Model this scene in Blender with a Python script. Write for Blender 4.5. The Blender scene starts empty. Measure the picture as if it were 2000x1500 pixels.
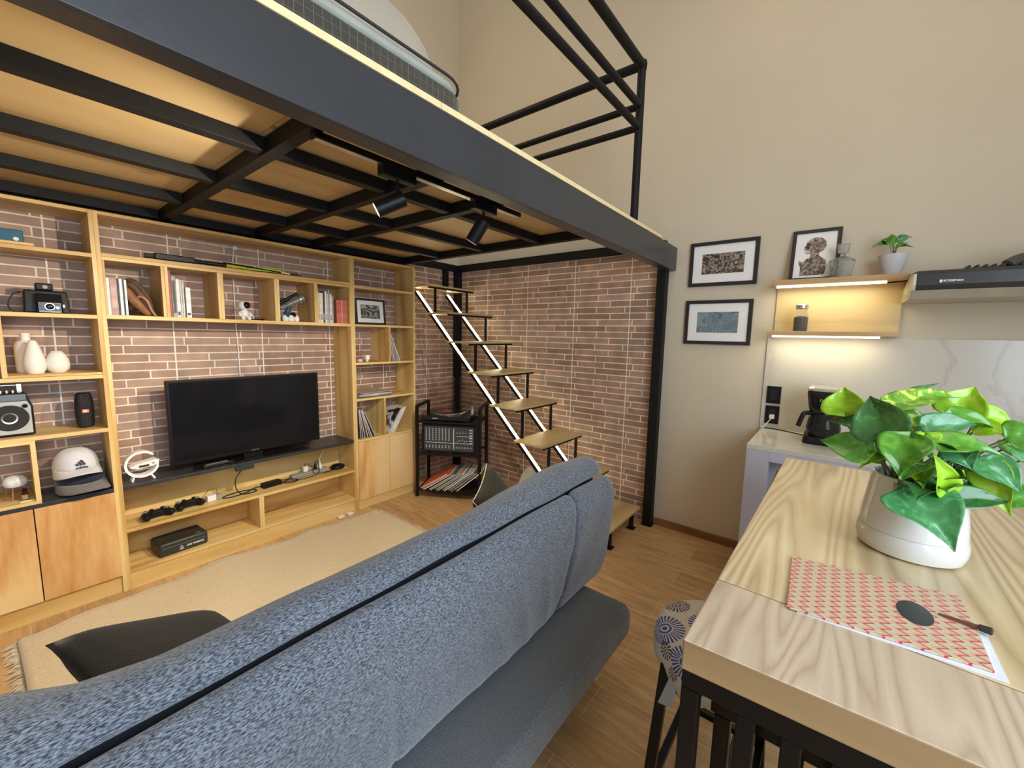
import bpy, bmesh, math, random
from mathutils import Vector, Matrix
random.seed(7)
PI = math.pi
C = bpy.context.scene.collection
sc = bpy.context.scene

# ------------------------------------------------------------------ camera
YAW, PITCH, ROLL = 0.9019, -0.1183, 0.0215
CAM = Vector((-3.232, -3.3416, 1.5))
d = Vector((math.sin(YAW)*math.cos(PITCH), math.cos(YAW)*math.cos(PITCH), math.sin(PITCH)))
r0 = Vector((math.cos(YAW), -math.sin(YAW), 0)); u0 = r0.cross(d)
rt = math.cos(ROLL)*r0 + math.sin(ROLL)*u0; up = rt.cross(d)
cam = bpy.data.cameras.new('camera'); co = bpy.data.objects.new('camera', cam); C.objects.link(co)
cam.sensor_width = 36; cam.lens = 799.5/2000*36; cam.clip_start = 0.02
m = Matrix((rt, up, -d)).transposed().to_4x4(); m.translation = CAM
co.matrix_world = m; sc.camera = co

# ------------------------------------------------------------------ light
sc.view_settings.view_transform = 'Standard'; sc.view_settings.look = 'None'
sc.view_settings.gamma = 1; sc.view_settings.use_curve_mapping = False
sc.view_settings.exposure = 0.0
w = bpy.data.worlds.new('world'); sc.world = w; w.use_nodes = True
w.node_tree.nodes['Background'].inputs[0].default_value = (1.0, 0.86, 0.68, 1)
w.node_tree.nodes['Background'].inputs[1].default_value = 0.50
sc.cycles.max_bounces = 7; sc.cycles.diffuse_bounces = 4; sc.cycles.sample_clamp_indirect = 4
sc.cycles.caustics_reflective = False; sc.cycles.caustics_refractive = False

def lamp(name, kind, loc, target, energy, color, **k):
    l = bpy.data.lights.new(name, kind); l.energy = energy; l.color = color
    for a, v in k.items(): setattr(l, a, v)
    o = bpy.data.objects.new(name, l); C.objects.link(o); o.location = loc
    o.rotation_euler = (Vector(target)-Vector(loc)).to_track_quat('-Z', 'Y').to_euler()
    return o
# daylight through the window behind the camera
lamp('window_daylight', 'AREA', (-3.3, -4.9, 1.85), (-2.6, 0, 0.95), 105, (0.70, 0.85, 1.0), shape='RECTANGLE', size=2.1, size_y=2.2)
# warm ceiling lamp high above the loft and the kitchen side
lamp('ceiling_glow', 'AREA', (-1.6, -3.3, 4.2), (-1.6, -3.2, 0), 15, (1.0, 0.84, 0.62), shape='RECTANGLE', size=2.0, size_y=1.6)
lamp('loft_glow', 'POINT', (-1.2, -0.9, 3.7), (0, 0, 0), 10, (1.0, 0.82, 0.52), shadow_soft_size=0.2)

# ------------------------------------------------------------------ helpers
def link(o, parent=None):
    C.objects.link(o)
    if parent: o.parent = parent
    return o
def wloc(o):
    v = Vector((0, 0, 0))
    while o: v += o.location; o = o.parent
    return v
def tag(o, label, cat, group=None, kind=None):
    o['label'] = label; o['category'] = cat
    if group: o['group'] = group
    if kind: o['kind'] = kind
    return o
def thing(name, label, cat, loc=(0, 0, 0), rz=0, group=None):
    o = bpy.data.objects.new(name, None); o.empty_display_size = .05
    link(o); o.location = loc; o.rotation_euler = (0, 0, rz)
    return tag(o, label, cat, group)

class MB:
    """Collects shapes in world coordinates (or in local ones through self.x)."""
    def __init__(s): s.bm = bmesh.new(); s.x = Matrix.Identity(4)
    def _v(s, p): return s.bm.verts.new(s.x @ Vector(p))
    def box(s, x0, x1, y0, y1, z0, z1):
        v = [s._v(p) for p in ((x0,y0,z0),(x1,y0,z0),(x1,y1,z0),(x0,y1,z0),(x0,y0,z1),(x1,y0,z1),(x1,y1,z1),(x0,y1,z1))]
        for f in ((0,3,2,1),(4,5,6,7),(0,1,5,4),(1,2,6,5),(2,3,7,6),(3,0,4,7)): s.bm.faces.new([v[i] for i in f])
        return s
    def cbox(s, c, sz): return s.box(c[0]-sz[0]/2, c[0]+sz[0]/2, c[1]-sz[1]/2, c[1]+sz[1]/2, c[2]-sz[2]/2, c[2]+sz[2]/2)
    def hexa(s, bot, top):
        b = [s._v(p) for p in bot]; t = [s._v(p) for p in top]; n = len(b)
        s.bm.faces.new(b[::-1]); s.bm.faces.new(t)
        for i in range(n): s.bm.faces.new([b[i], b[(i+1) % n], t[(i+1) % n], t[i]])
        return s
    def rings(s, rs, cap0=True, cap1=True, close=True):
        R = [[s._v(p) for p in r] for r in rs]; n = len(R[0])
        for a, b in zip(R, R[1:]):
            for i in range(n if close else n-1): s.bm.faces.new([a[i], a[(i+1) % n], b[(i+1) % n], b[i]])
        if cap0: s.bm.faces.new(R[0][::-1])
        if cap1: s.bm.faces.new(R[-1])
        return s
    def bar(s, a, b, w, h=None):
        a, b = Vector(a), Vector(b); h = h or w; t = (b-a).normalized()
        u = Vector((0, 0, 1)) if abs(t.z) < .95 else Vector((0, 1, 0))
        q = t.cross(u).normalized(); u = q.cross(t).normalized()
        return s.rings([[p+q*i*w/2+u*j*h/2 for i, j in ((-1,-1),(1,-1),(1,1),(-1,1))] for p in (a, b)])
    def tube(s, pts, r, seg=8, cap=True):
        pts = [Vector(p) for p in pts]; rs = []; q = None
        for i, p in enumerate(pts):
            t = (pts[min(i+1, len(pts)-1)]-pts[max(i-1, 0)]).normalized()
            if q is None: q = t.orthogonal().normalized()
            else: q = (q-t*q.dot(t)).normalized()
            u = t.cross(q); rr = r[i] if isinstance(r, (list, tuple)) else r
            rs.append([p+(q*math.cos(2*PI*k/seg)+u*math.sin(2*PI*k/seg))*rr for k in range(seg)])
        return s.rings(rs, cap, cap)
    def lathe(s, prof, c=(0, 0, 0), seg=28, axis='Z', sx=1, cap0=True, cap1=True):
        c = Vector(c); rs = []
        for r, h in prof:
            ring = []
            for k in range(seg):
                a = 2*PI*k/seg; x, y = r*math.cos(a)*sx, r*math.sin(a)
                p = {'Z': (x, y, h), 'Y': (x, h, -y), 'X': (h, x, y)}[axis]
                ring.append(c+Vector(p))
            rs.append(ring)
        return s.rings(rs, cap0, cap1)
    def prism(s, poly, axis, a, b):
        def P(u, v, w): return {'X': (w, u, v), 'Y': (u, w, v), 'Z': (u, v, w)}[axis]
        return s.rings([[P(u, v, a) for u, v in poly], [P(u, v, b) for u, v in poly]])
    def build(s, name, mat, parent=None, loc=None, bevel=0, smooth=None, sub=0, local=False, mods=None):
        bmesh.ops.recalc_face_normals(s.bm, faces=s.bm.faces)
        base = Vector((0, 0, 0)) if local else (wloc(parent) if parent else Vector((0, 0, 0)))
        if parent is None and loc is not None: base = Vector(loc)
        bmesh.ops.translate(s.bm, verts=s.bm.verts, vec=-base)
        me = bpy.data.meshes.new(name); s.bm.to_mesh(me); s.bm.free()
        for mm in (mat if isinstance(mat, (list, tuple)) else [mat]): me.materials.append(mm)
        o = bpy.data.objects.new(name, me); link(o, parent)
        if parent is None and loc is not None: o.location = loc
        if sub:
            md = o.modifiers.new('sub', 'SUBSURF'); md.levels = sub; md.render_levels = sub
            smooth = True
        if bevel:
            md = o.modifiers.new('bevel', 'BEVEL'); md.width = bevel; md.segments = 2; md.limit_method = 'ANGLE'; md.angle_limit = 0.6
        if smooth:
            for p in me.polygons: p.use_smooth = True
            if smooth is not True: me.set_sharp_from_angle(angle=smooth)
        return o

def nodes(mt): return mt.node_tree.nodes, mt.node_tree.links
def mat(name, col, rough=.6, metal=0, var=.08, vs=12, bump=0, bs=60, emit=0, coat=0, trans=0, alpha=1, spec=.5, ior=1.45):
    mt = bpy.data.materials.new(name); mt.use_nodes = True; N, L = nodes(mt); b = N['Principled BSDF']
    b.inputs['Roughness'].default_value = rough; b.inputs['Metallic'].default_value = metal
    b.inputs['Coat Weight'].default_value = coat; b.inputs['Transmission Weight'].default_value = trans
    b.inputs['Specular IOR Level'].default_value = spec; b.inputs['IOR'].default_value = ior; b.inputs['Alpha'].default_value = alpha
    tc = N.new('ShaderNodeTexCoord'); nz = N.new('ShaderNodeTexNoise'); nz.inputs['Scale'].default_value = vs; nz.inputs['Detail'].default_value = 3
    L.new(tc.outputs['Object'], nz.inputs['Vector'])
    rp = N.new('ShaderNodeValToRGB'); c = Vector(col[:3])
    rp.color_ramp.elements[0].position = .3; rp.color_ramp.elements[1].position = .7
    rp.color_ramp.elements[0].color = (*(c*(1-var)), 1); rp.color_ramp.elements[1].color = (*(c*(1+var)), 1)
    L.new(nz.outputs['Fac'], rp.inputs['Fac']); L.new(rp.outputs['Color'], b.inputs['Base Color'])
    if emit:
        b.inputs['Emission Color'].default_value = (*col[:3], 1); b.inputs['Emission Strength'].default_value = emit
    if bump:
        n2 = N.new('ShaderNodeTexNoise'); n2.inputs['Scale'].default_value = bs; n2.inputs['Detail'].default_value = 4
        L.new(tc.outputs['Object'], n2.inputs['Vector']); bp = N.new('ShaderNodeBump'); bp.inputs['Strength'].default_value = bump; bp.inputs['Distance'].default_value = .01
        L.new(n2.outputs['Fac'], bp.inputs['Height']); L.new(bp.outputs['Normal'], b.inputs['Normal'])
    return mt
def ramp(N, stops, interp='LINEAR'):
    r = N.new('ShaderNodeValToRGB'); r.color_ramp.interpolation = interp
    while len(r.color_ramp.elements) < len(stops): r.color_ramp.elements.new(.5)
    for e, (p, c) in zip(r.color_ramp.elements, stops): e.position = p; e.color = (*c[:3], 1)
    return r
def math_n(N, L, op, a, b=None):
    n = N.new('ShaderNodeMath'); n.operation = op
    for i, v in enumerate((a, b)):
        if v is None: continue
        if isinstance(v, (int, float)): n.inputs[i].default_value = v
        else: L.new(v, n.inputs[i])
    return n.outputs[0]
def wood(name, light, mid, dark, grain='X', scale=1.0, rough=.45, knots=0.0, figure=5.0, stretch=.13, coat=0.0, spread=.5, distort=.4):
    """Plain-sawn softwood: long flame figure plus fine pores, shifted at random per board."""
    mt = bpy.data.materials.new(name); mt.use_nodes = True; N, L = nodes(mt); b = N['Principled BSDF']
    b.inputs['Roughness'].default_value = rough; b.inputs['Coat Weight'].default_value = coat; b.inputs['Coat Roughness'].default_value = .2
    tc = N.new('ShaderNodeTexCoord'); oi = N.new('ShaderNodeObjectInfo')
    off = N.new('ShaderNodeVectorMath'); off.operation = 'SCALE'; off.inputs['Scale'].default_value = 9.0
    cb = N.new('ShaderNodeCombineXYZ')
    for i in range(3): L.new(oi.outputs['Random'], cb.inputs[i])
    L.new(cb.outputs[0], off.inputs[0])
    ad = N.new('ShaderNodeVectorMath'); L.new(tc.outputs['Object'], ad.inputs[0]); L.new(off.outputs[0], ad.inputs[1])
    mp = N.new('ShaderNodeMapping'); s = [1, 1, 1]; s['XYZ'.index(grain)] = stretch
    mp.inputs['Scale'].default_value = [v*scale for v in s]; L.new(ad.outputs[0], mp.inputs['Vector'])
    n1 = N.new('ShaderNodeTexNoise'); n1.inputs['Scale'].default_value = 3.2; n1.inputs['Detail'].default_value = 1.5; n1.inputs['Distortion'].default_value = distort
    L.new(mp.outputs[0], n1.inputs['Vector'])
    k = math_n(N, L, 'MULTIPLY', n1.outputs['Fac'], figure*2)
    fr = math_n(N, L, 'PINGPONG', k, 1.0)
    n2 = N.new('ShaderNodeTexNoise'); n2.inputs['Scale'].default_value = 60; n2.inputs['Detail'].default_value = 3
    L.new(mp.outputs[0], n2.inputs['Vector'])
    mx = math_n(N, L, 'ADD', math_n(N, L, 'MULTIPLY', fr, 1-.3), math_n(N, L, 'MULTIPLY', n2.outputs['Fac'], .3))
    rp = ramp(N, [(.1, light), (spread, mid), (1.0, dark)]); L.new(mx, rp.inputs['Fac'])
    out = rp.outputs['Color']
    if knots:
        vo = N.new('ShaderNodeTexVoronoi'); vo.inputs['Scale'].default_value = 1.0
        m2 = N.new('ShaderNodeMapping'); s = [3.2*knots]*3; s['XYZ'.index(grain)] = 1.9*knots
        m2.inputs['Scale'].default_value = s; L.new(ad.outputs[0], m2.inputs['Vector']); L.new(m2.outputs[0], vo.inputs['Vector'])
        kr = ramp(N, [(0, (1, 1, 1)), (.07, (.8, .8, .8)), (.11, (0, 0, 0))]); L.new(vo.outputs['Distance'], kr.inputs['Fac'])
        mixk = N.new('ShaderNodeMix'); mixk.data_type = 'RGBA'; L.new(kr.outputs['Color'], mixk.inputs['Factor'])
        L.new(out, mixk.inputs['A']); mixk.inputs['B'].default_value = (dark[0]*.35, dark[1]*.3, dark[2]*.25, 1); out = mixk.outputs['Result']
    L.new(out, b.inputs['Base Color'])
    bp = N.new('ShaderNodeBump'); bp.inputs['Strength'].default_value = .12; bp.inputs['Distance'].default_value = .002
    L.new(n2.outputs['Fac'], bp.inputs['Height']); L.new(bp.outputs['Normal'], b.inputs['Normal'])
    return mt
def brick_mat(name, ucomp):
    """Brick-look tile: thin long bricks in 51 cm panels with a straight joint between panels."""
    mt = bpy.data.materials.new(name); mt.use_nodes = True; N, L = nodes(mt); b = N['Principled BSDF']; b.inputs['Roughness'].default_value = .55
    tc = N.new('ShaderNodeTexCoord'); sp = N.new('ShaderNodeSeparateXYZ'); L.new(tc.outputs['Object'], sp.inputs[0])
    uu = sp.outputs[ucomp]; vv = sp.outputs['Z']
    cb = N.new('ShaderNodeCombineXYZ'); L.new(math_n(N, L, 'ADD', uu, 20.0), cb.inputs[0]); L.new(vv, cb.inputs[1])
    bk = N.new('ShaderNodeTexBrick'); L.new(cb.outputs[0], bk.inputs['Vector'])
    bk.offset = .37; bk.offset_frequency = 2; bk.squash = .82; bk.squash_frequency = 3
    bk.inputs['Scale'].default_value = 1; bk.inputs['Brick Width'].default_value = .31; bk.inputs['Row Height'].default_value = .0515
    bk.inputs['Mortar Size'].default_value = .0042; bk.inputs['Mortar Smooth'].default_value = .2; bk.inputs['Bias'].default_value = 0
    bk.inputs['Color1'].default_value = (.29, .180, .125, 1); bk.inputs['Color2'].default_value = (.45, .30, .225, 1)
    bk.inputs['Mortar'].default_value = (.80, .70, .60, 1)
    nz = N.new('ShaderNodeTexNoise'); nz.inputs['Scale'].default_value = 9; nz.inputs['Detail'].default_value = 6; L.new(tc.outputs['Object'], nz.inputs['Vector'])
    rp = ramp(N, [(.3, (.72, .76, .8)), (.7, (1.25, 1.15, 1.1))]); L.new(nz.outputs['Fac'], rp.inputs['Fac'])
    mu = N.new('ShaderNodeMix'); mu.data_type = 'RGBA'; mu.blend_type = 'MULTIPLY'; mu.inputs['Factor'].default_value = .9
    L.new(bk.outputs['Color'], mu.inputs['A']); L.new(rp.outputs['Color'], mu.inputs['B'])
    fr = math_n(N, L, 'PINGPONG', math_n(N, L, 'ADD', uu, 20.02), .2575)
    ln = math_n(N, L, 'LESS_THAN', fr, .0035)
    mj = N.new('ShaderNodeMix'); mj.data_type = 'RGBA'; L.new(ln, mj.inputs['Factor']); L.new(mu.outputs['Result'], mj.inputs['A']); mj.inputs['B'].default_value = (.86, .78, .68, 1)
    L.new(mj.outputs['Result'], b.inputs['Base Color'])
    h = math_n(N, L, 'ADD', math_n(N, L, 'MULTIPLY', bk.outputs['Fac'], -1), math_n(N, L, 'MULTIPLY', nz.outputs['Fac'], .35))
    bp = N.new('ShaderNodeBump'); bp.inputs['Strength'].default_value = .5; bp.inputs['Distance'].default_value = .004
    L.new(h, bp.inputs['Height']); L.new(bp.outputs['Normal'], b.inputs['Normal'])
    return mt
def fabric(name, c1, c2, scale=260, stretch=(1, 1, 1), rough=.9, bump=.4, lo=.38, hi=.62, sheen=.3):
    mt = bpy.data.materials.new(name); mt.use_nodes = True; N, L = nodes(mt); b = N['Principled BSDF']
    b.inputs['Roughness'].default_value = rough; b.inputs['Sheen Weight'].default_value = sheen; b.inputs['Specular IOR Level'].default_value = .2
    tc = N.new('ShaderNodeTexCoord'); mp = N.new('ShaderNodeMapping'); mp.inputs['Scale'].default_value = stretch; L.new(tc.outputs['Object'], mp.inputs['Vector'])
    nz = N.new('ShaderNodeTexNoise'); nz.inputs['Scale'].default_value = scale; nz.inputs['Detail'].default_value = 3; L.new(mp.outputs[0], nz.inputs['Vector'])
    rp = ramp(N, [(lo, c1), (hi, c2)]); L.new(nz.outputs['Fac'], rp.inputs['Fac']); L.new(rp.outputs['Color'], b.inputs['Base Color'])
    bp = N.new('ShaderNodeBump'); bp.inputs['Strength'].default_value = bump; bp.inputs['Distance'].default_value = .002
    L.new(nz.outputs['Fac'], bp.inputs['Height']); L.new(bp.outputs['Normal'], b.inputs['Normal'])
    return mt
def text(body, size, mt, parent, loc, rot, name='lettering', ext=.0004, bold=0, ax='CENTER', sx=1):
    cu = bpy.data.curves.new(name, 'FONT'); cu.body = body; cu.size = size; cu.extrude = ext; cu.offset = bold; cu.align_x = ax; cu.align_y = 'CENTER'
    t = bpy.data.objects.new(name, cu); C.objects.link(t)
    me = bpy.data.meshes.new_from_object(t.evaluated_get(bpy.context.evaluated_depsgraph_get()))
    bpy.data.objects.remove(t); me.materials.clear(); me.materials.append(mt)
    o = bpy.data.objects.new(name, me); link(o, parent); o.location = Vector(loc)-(wloc(parent) if parent else Vector((0, 0, 0)))
    o.rotation_euler = rot; o.scale = (sx, 1, 1)
    return o
def dup(o, parent=None):
    c = o.copy(); C.objects.link(c)
    if parent: c.parent = parent
    for ch in list(o.children): dup(ch, c)
    return c

# ------------------------------------------------------------------ materials
M = {}
PL, PM, PD = (.77, .58, .27), (.69, .46, .17), (.45, .24, .06)
M['pine_x'] = wood('pine_x', PL, PM, PD, 'X', figure=4.5, spread=.55)
M['pine_z'] = wood('pine_z', PL, PM, PD, 'Z', figure=4.5, spread=.55)
M['pine_y'] = wood('pine_y', PL, PM, PD, 'Y', figure=3, spread=.55)
M['pine_door'] = wood('pine_door', (.80, .61, .33), (.77, .53, .24), (.50, .19, .035), 'Z', figure=2.8, spread=.5, distort=.9, stretch=.16)
M['pine_edge'] = mat('pine_edge', (.82, .67, .38), .5, var=.08, vs=30)
M['ply'] = wood('ply', (.66, .49, .26), (.60, .43, .21), (.42, .27, .11), 'X', figure=2.4, knots=1.0, spread=.7)
M['oak_top'] = wood('oak_top', (.72, .59, .36), (.58, .44, .25), (.38, .26, .13), 'X', scale=1.5, figure=20, stretch=.09, rough=.35, coat=.2, spread=.6, distort=.1)
M['oak_front'] = wood('oak_front', (.64, .52, .39), (.56, .44, .32), (.40, .29, .20), 'X', scale=2.6, figure=17, stretch=.11, distort=.3, rough=.35, coat=.2, spread=.6, knots=.7)
M['oak_side'] = wood('oak_side', (.37, .245, .12), (.32, .21, .10), (.24, .15, .065), 'Y', figure=14, stretch=.06, rough=.5)
M['tread'] = wood('tread', (.62, .47, .23), (.54, .39, .18), (.36, .24, .10), 'X', figure=4, rough=.4)
M['shelf'] = wood('shelf_wood', (.70, .50, .30), (.62, .42, .23), (.44, .27, .12), 'Y', figure=3)
M['brick_x'] = brick_mat('brick_x', 'X'); M['brick_y'] = brick_mat('brick_y', 'Y')
M['plaster'] = mat('plaster', (.60, .53, .415), .75, var=.03, vs=1.5, bump=.15, bs=25)
M['black'] = mat('black_steel', (.006, .006, .007), .55, spec=.3, var=.1, vs=20)
M['steel_edge'] = mat('graphite_paint', (.036, .039, .045), .32, var=.1, vs=3, bump=.05, bs=30)
M['slab'] = mat('black_slab', (.035, .036, .042), .35, var=.15, vs=30)
M['white'] = mat('white_gloss', (.82, .82, .82), .25, var=.02)
M['ceramic'] = mat('ceramic', (.76, .73, .69), .45, var=.03)
M['plastic'] = mat('black_plastic', (.007, .007, .008), .4, spec=.3)
M['plastic_g'] = mat('black_gloss', (.008, .008, .010), .12)
M['grey'] = mat('grey_plastic', (.30, .31, .32), .4)
M['silver'] = mat('silver', (.62, .62, .60), .25, metal=.9)
M['led'] = mat('led_strip', (1.0, .90, .58), .5, emit=13, var=0)
M['led_k'] = mat('led_kitchen', (1.0, .90, .64), .5, emit=6, var=0)
M['paper'] = mat('paper', (.80, .80, .80), .7, var=.02)
M['ink'] = mat('ink', (.03, .03, .035), .6)
M['glass'] = mat('clear_glass', (.92, .97, .95), .03, trans=1, var=0, ior=1.45)
M['marble'] = None

def floor_mat():
    mt = bpy.data.materials.new('floor_planks'); mt.use_nodes = True; N, L = nodes(mt); b = N['Principled BSDF']; b.inputs['Roughness'].default_value = .33
    tc = N.new('ShaderNodeTexCoord'); bk = N.new('ShaderNodeTexBrick'); mr = N.new('ShaderNodeMapping'); mr.inputs['Rotation'].default_value = (0, 0, PI/2); L.new(tc.outputs['Object'], mr.inputs['Vector']); L.new(mr.outputs[0], bk.inputs['Vector'])
    bk.offset = .33; bk.inputs['Scale'].default_value = 1; bk.inputs['Brick Width'].default_value = 1.0; bk.inputs['Row Height'].default_value = .19
    bk.inputs['Mortar Size'].default_value = .0014; bk.inputs['Mortar'].default_value = (.66, .52, .34, 1)
    bk.inputs['Color1'].default_value = (.46, .285, .135, 1); bk.inputs['Color2'].default_value = (.58, .375, .19, 1)
    mp = N.new('ShaderNodeMapping'); mp.inputs['Scale'].default_value = (9, 1.2, 1); L.new(tc.outputs['Object'], mp.inputs['Vector'])
    nz = N.new('ShaderNodeTexNoise'); nz.inputs['Scale'].default_value = 4; nz.inputs['Detail'].default_value = 6; nz.inputs['Distortion'].default_value = .6; L.new(mp.outputs[0], nz.inputs['Vector'])
    rp = ramp(N, [(.3, (.72, .70, .66)), (.72, (1.22, 1.20, 1.15))]); L.new(nz.outputs['Fac'], rp.inputs['Fac'])
    mu = N.new('ShaderNodeMix'); mu.data_type = 'RGBA'; mu.blend_type = 'MULTIPLY'; mu.inputs['Factor'].default_value = .85
    L.new(bk.outputs['Color'], mu.inputs['A']); L.new(rp.outputs['Color'], mu.inputs['B']); L.new(mu.outputs['Result'], b.inputs['Base Color'])
    bp = N.new('ShaderNodeBump'); bp.inputs['Strength'].default_value = .2; bp.inputs['Distance'].default_value = .002; L.new(nz.outputs['Fac'], bp.inputs['Height']); L.new(bp.outputs['Normal'], b.inputs['Normal'])
    return mt
M['floor'] = floor_mat()
def marble_mat():
    mt = bpy.data.materials.new('marble'); mt.use_nodes = True; N, L = nodes(mt); b = N['Principled BSDF']; b.inputs['Roughness'].default_value = .18
    tc = N.new('ShaderNodeTexCoord'); nz = N.new('ShaderNodeTexNoise'); nz.inputs['Scale'].default_value = 1.6; nz.inputs['Detail'].default_value = 5; nz.inputs['Distortion'].default_value = 1.2
    L.new(tc.outputs['Object'], nz.inputs['Vector'])
    rp = ramp(N, [(.44, (.60, .57, .51)), (.495, (.50, .48, .44)), (.51, (.60, .57, .51)), (1, (.62, .59, .53))]); L.new(nz.outputs['Fac'], rp.inputs['Fac']); L.new(rp.outputs['Color'], b.inputs['Base Color'])
    return mt
M['marble'] = marble_mat()

# ------------------------------------------------------------------ room shell
def struct(name, mb, mt, **k):
    o = mb.build(name, mt, **k); o['kind'] = 'structure'; return o
struct('floor', MB().box(-6.2, .2, -6, .2, -.1, 0), M['floor'])
struct('wall_back', MB().box(-6.2, .2, 0.012, .2, 0, 6.5), M['plaster'])
wb = struct('wall_right', MB().box(.0, .2, -6, .2, 0, 6.5), M['plaster'])
struct('trim_1', MB().box(-6.2, 0, 0, .012, 0, 2.168), M['brick_x'])
struct('trim_2', MB().box(-.012, 0, -2.235, 0, 0, 2.165), M['brick_y'])
struct('trim_3', MB().box(-.014, 0, -6, -2.968, .90, 1.528), M['marble'])
M['skirt'] = wood('skirting', (.30, .14, .07), (.25, .115, .055), (.17, .07, .03), 'Y')
struct('baseboard_right', MB().box(-.014, 0, -2.98, -2.29, 0, .058), M['skirt'])

# ------------------------------------------------------------------ loft platform
lo = thing('loft_platform', 'black steel mezzanine frame with plywood deck over the living room', 'loft', (-1.5, -1.2, 2.1))
mb = MB()
mb.box(-4.6, 0, -2.335, -2.325, 2.007, 2.174).box(-4.6, 0, -2.325, -2.262, 2.007, 2.016).box(-4.6, 0, -2.325, -2.262, 2.166, 2.174)
mb.build('fascia_beam', M['steel_edge'], lo, bevel=.002)
MB().box(-4.6, -.83, -2.25, -2.195, 2.06, 2.172).build('edge_beam', M['black'], lo, bevel=.003)
for y in (-1.70, -1.185, -.69, -.20):
    MB().box(-4.6, -.83, y, y+.05, 2.125, 2.173).build('joist', M['black'], lo, bevel=.002)
for x0 in (-4.2, -3.62, -2.585, -2.085, -1.70, -.88):
    MB().box(x0, x0+.046, -2.195, -.02, 2.118, 2.173).build('cross_beam', M['black'], lo, bevel=.002)
MB().box(-.06, 0, -2.262, -.055, 2.168, 2.232).build('wall_beam', M['black'], lo, bevel=.002)
MB().box(-.88, 0, -.055, -.0, 2.168, 2.232).build('wall_beam', M['black'], lo, bevel=.002)
MB().box(-4.6, -2.6, -2.33, 0, 2.175, 2.193).build('deck_panel', M['ply'], lo)
MB().box(-2.598, -.83, -2.33, 0, 2.175, 2.193).build('deck_panel', M['ply'], lo)
MB().box(-4.6, -2.335, -2.338, -2.331, 2.175, 2.194).build('deck_edge', M['pine_edge'], lo)
MB().box(-2.333, -.35, -2.338, -2.331, 2.175, 2.194).build('deck_edge', M['pine_edge'], lo)
MB().box(-.082, -.013, -2.29, -2.222, 0, 2.02).box(-.09, -.013, -2.30, -2.215, 0, .006).build('post', M['black'], lo, bevel=.004)
MB().box(-.075, -.013, -.075, -.002, 0, 2.17).build('post', M['black'], lo, bevel=.004)
MB().box(-.235, -.185, -.05, -.002, 1.95, 2.17).build('hanger_post', M['black'], lo, bevel=.003)

# railing around the stair opening
ra = thing('railing', 'black round-tube guard rail around the stair opening of the loft', 'railing', (-.72, -2.28, 2.194))
MB().tube([(-.72, -2.285, 2.194), (-.72, -2.285, 3.12)], .0235, 16).build('post', M['black'], ra, smooth=.6)
for z, r in ((3.10, .026), (2.875, .02), (2.755, .02)):
    MB().tube([(-.72, -2.285, z), (-.72, -.02, z)], r, 14).build('rail', M['black'], ra, smooth=.6)
    MB().tube([(-.72, -2.285, z), (-3.9, -2.285, z)], r, 14).build('rail', M['black'], ra, smooth=.6)
MB().lathe([(.001, 3.073), (.027, 3.078), (.03, 3.10), (.027, 3.122), (.001, 3.127)], (-.72, -2.285, 0), 14).build('corner_joint', M['black'], ra, smooth=True)
MB().tube([(-3.85, -2.285, 2.194), (-3.85, -2.285, 3.12)], .0235, 16).build('post', M['black'], ra, smooth=.6)

# bed on the loft
def rrect(x0, x1, y0, y1, r, n=6):
    pts = []
    for cx, cy, a0 in ((x1-r, y1-r, 0), (x0+r, y1-r, PI/2), (x0+r, y0+r, PI), (x1-r, y0+r, 1.5*PI)):
        for i in range(n+1):
            a = a0+PI/2*i/n; pts.append((cx+r*math.cos(a), cy+r*math.sin(a)))
    return pts
bed = thing('bed_base', 'dark grey box-spring and mattress with grid stitching up on the loft', 'bed', (-3.1, -1.5, 2.195))
def grid_fabric():
    mt = fabric('grid_fabric', (.040, .038, .030), (.070, .066, .054), 300); N, L = nodes(mt); b = N['Principled BSDF']
    tc = N.new('ShaderNodeTexCoord'); sp = N.new('ShaderNodeSeparateXYZ'); L.new(tc.outputs['Object'], sp.inputs[0])
    a = math_n(N, L, 'LESS_THAN', math_n(N, L, 'PINGPONG', sp.outputs['X'], .0125), .0008)
    c = math_n(N, L, 'LESS_THAN', math_n(N, L, 'PINGPONG', sp.outputs['Z'], .0125), .0005)
    f = math_n(N, L, 'MULTIPLY', math_n(N, L, 'MAXIMUM', a, c), .22)
    mx = N.new('ShaderNodeMix'); mx.data_type = 'RGBA'; L.new(f, mx.inputs['Factor'])
    L.new(b.inputs['Base Color'].links[0].from_socket, mx.inputs['A']); mx.inputs['B'].default_value = (.45, .42, .34, 1); L.new(mx.outputs['Result'], b.inputs['Base Color'])
    return mt
def slab(mb, x0, x1, y0, y1, z0, z1, r, e):
    mb.rings([[(x, y, z) for x, y in rrect(x0+i, x1-i, y0+i, y1-i, r-i*.5)] for z, i in ((z0, e), (z0+e, 0), (z1-e, 0), (z1, e))])
    return mb
slab(MB(), -4.3, -2.06, -2.20, -.75, 2.196, 2.355, .12, .012).build('box_spring', grid_fabric(), bed, smooth=.7)
slab(MB(), -4.29, -2.07, -2.19, -.76, 2.355, 2.386, .12, .008).build('mattress', mat('ticking', (.40, .42, .37), .8), bed, smooth=.7)
MB().tube([(x, y, 2.388) for x, y in rrect(-4.3, -2.065, -2.20, -.75, .12)]+[(-2.065, -.87, 2.388)], .005, 6).build('piping', M['ink'], bed, smooth=True)
dv = MB(); R = []
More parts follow.
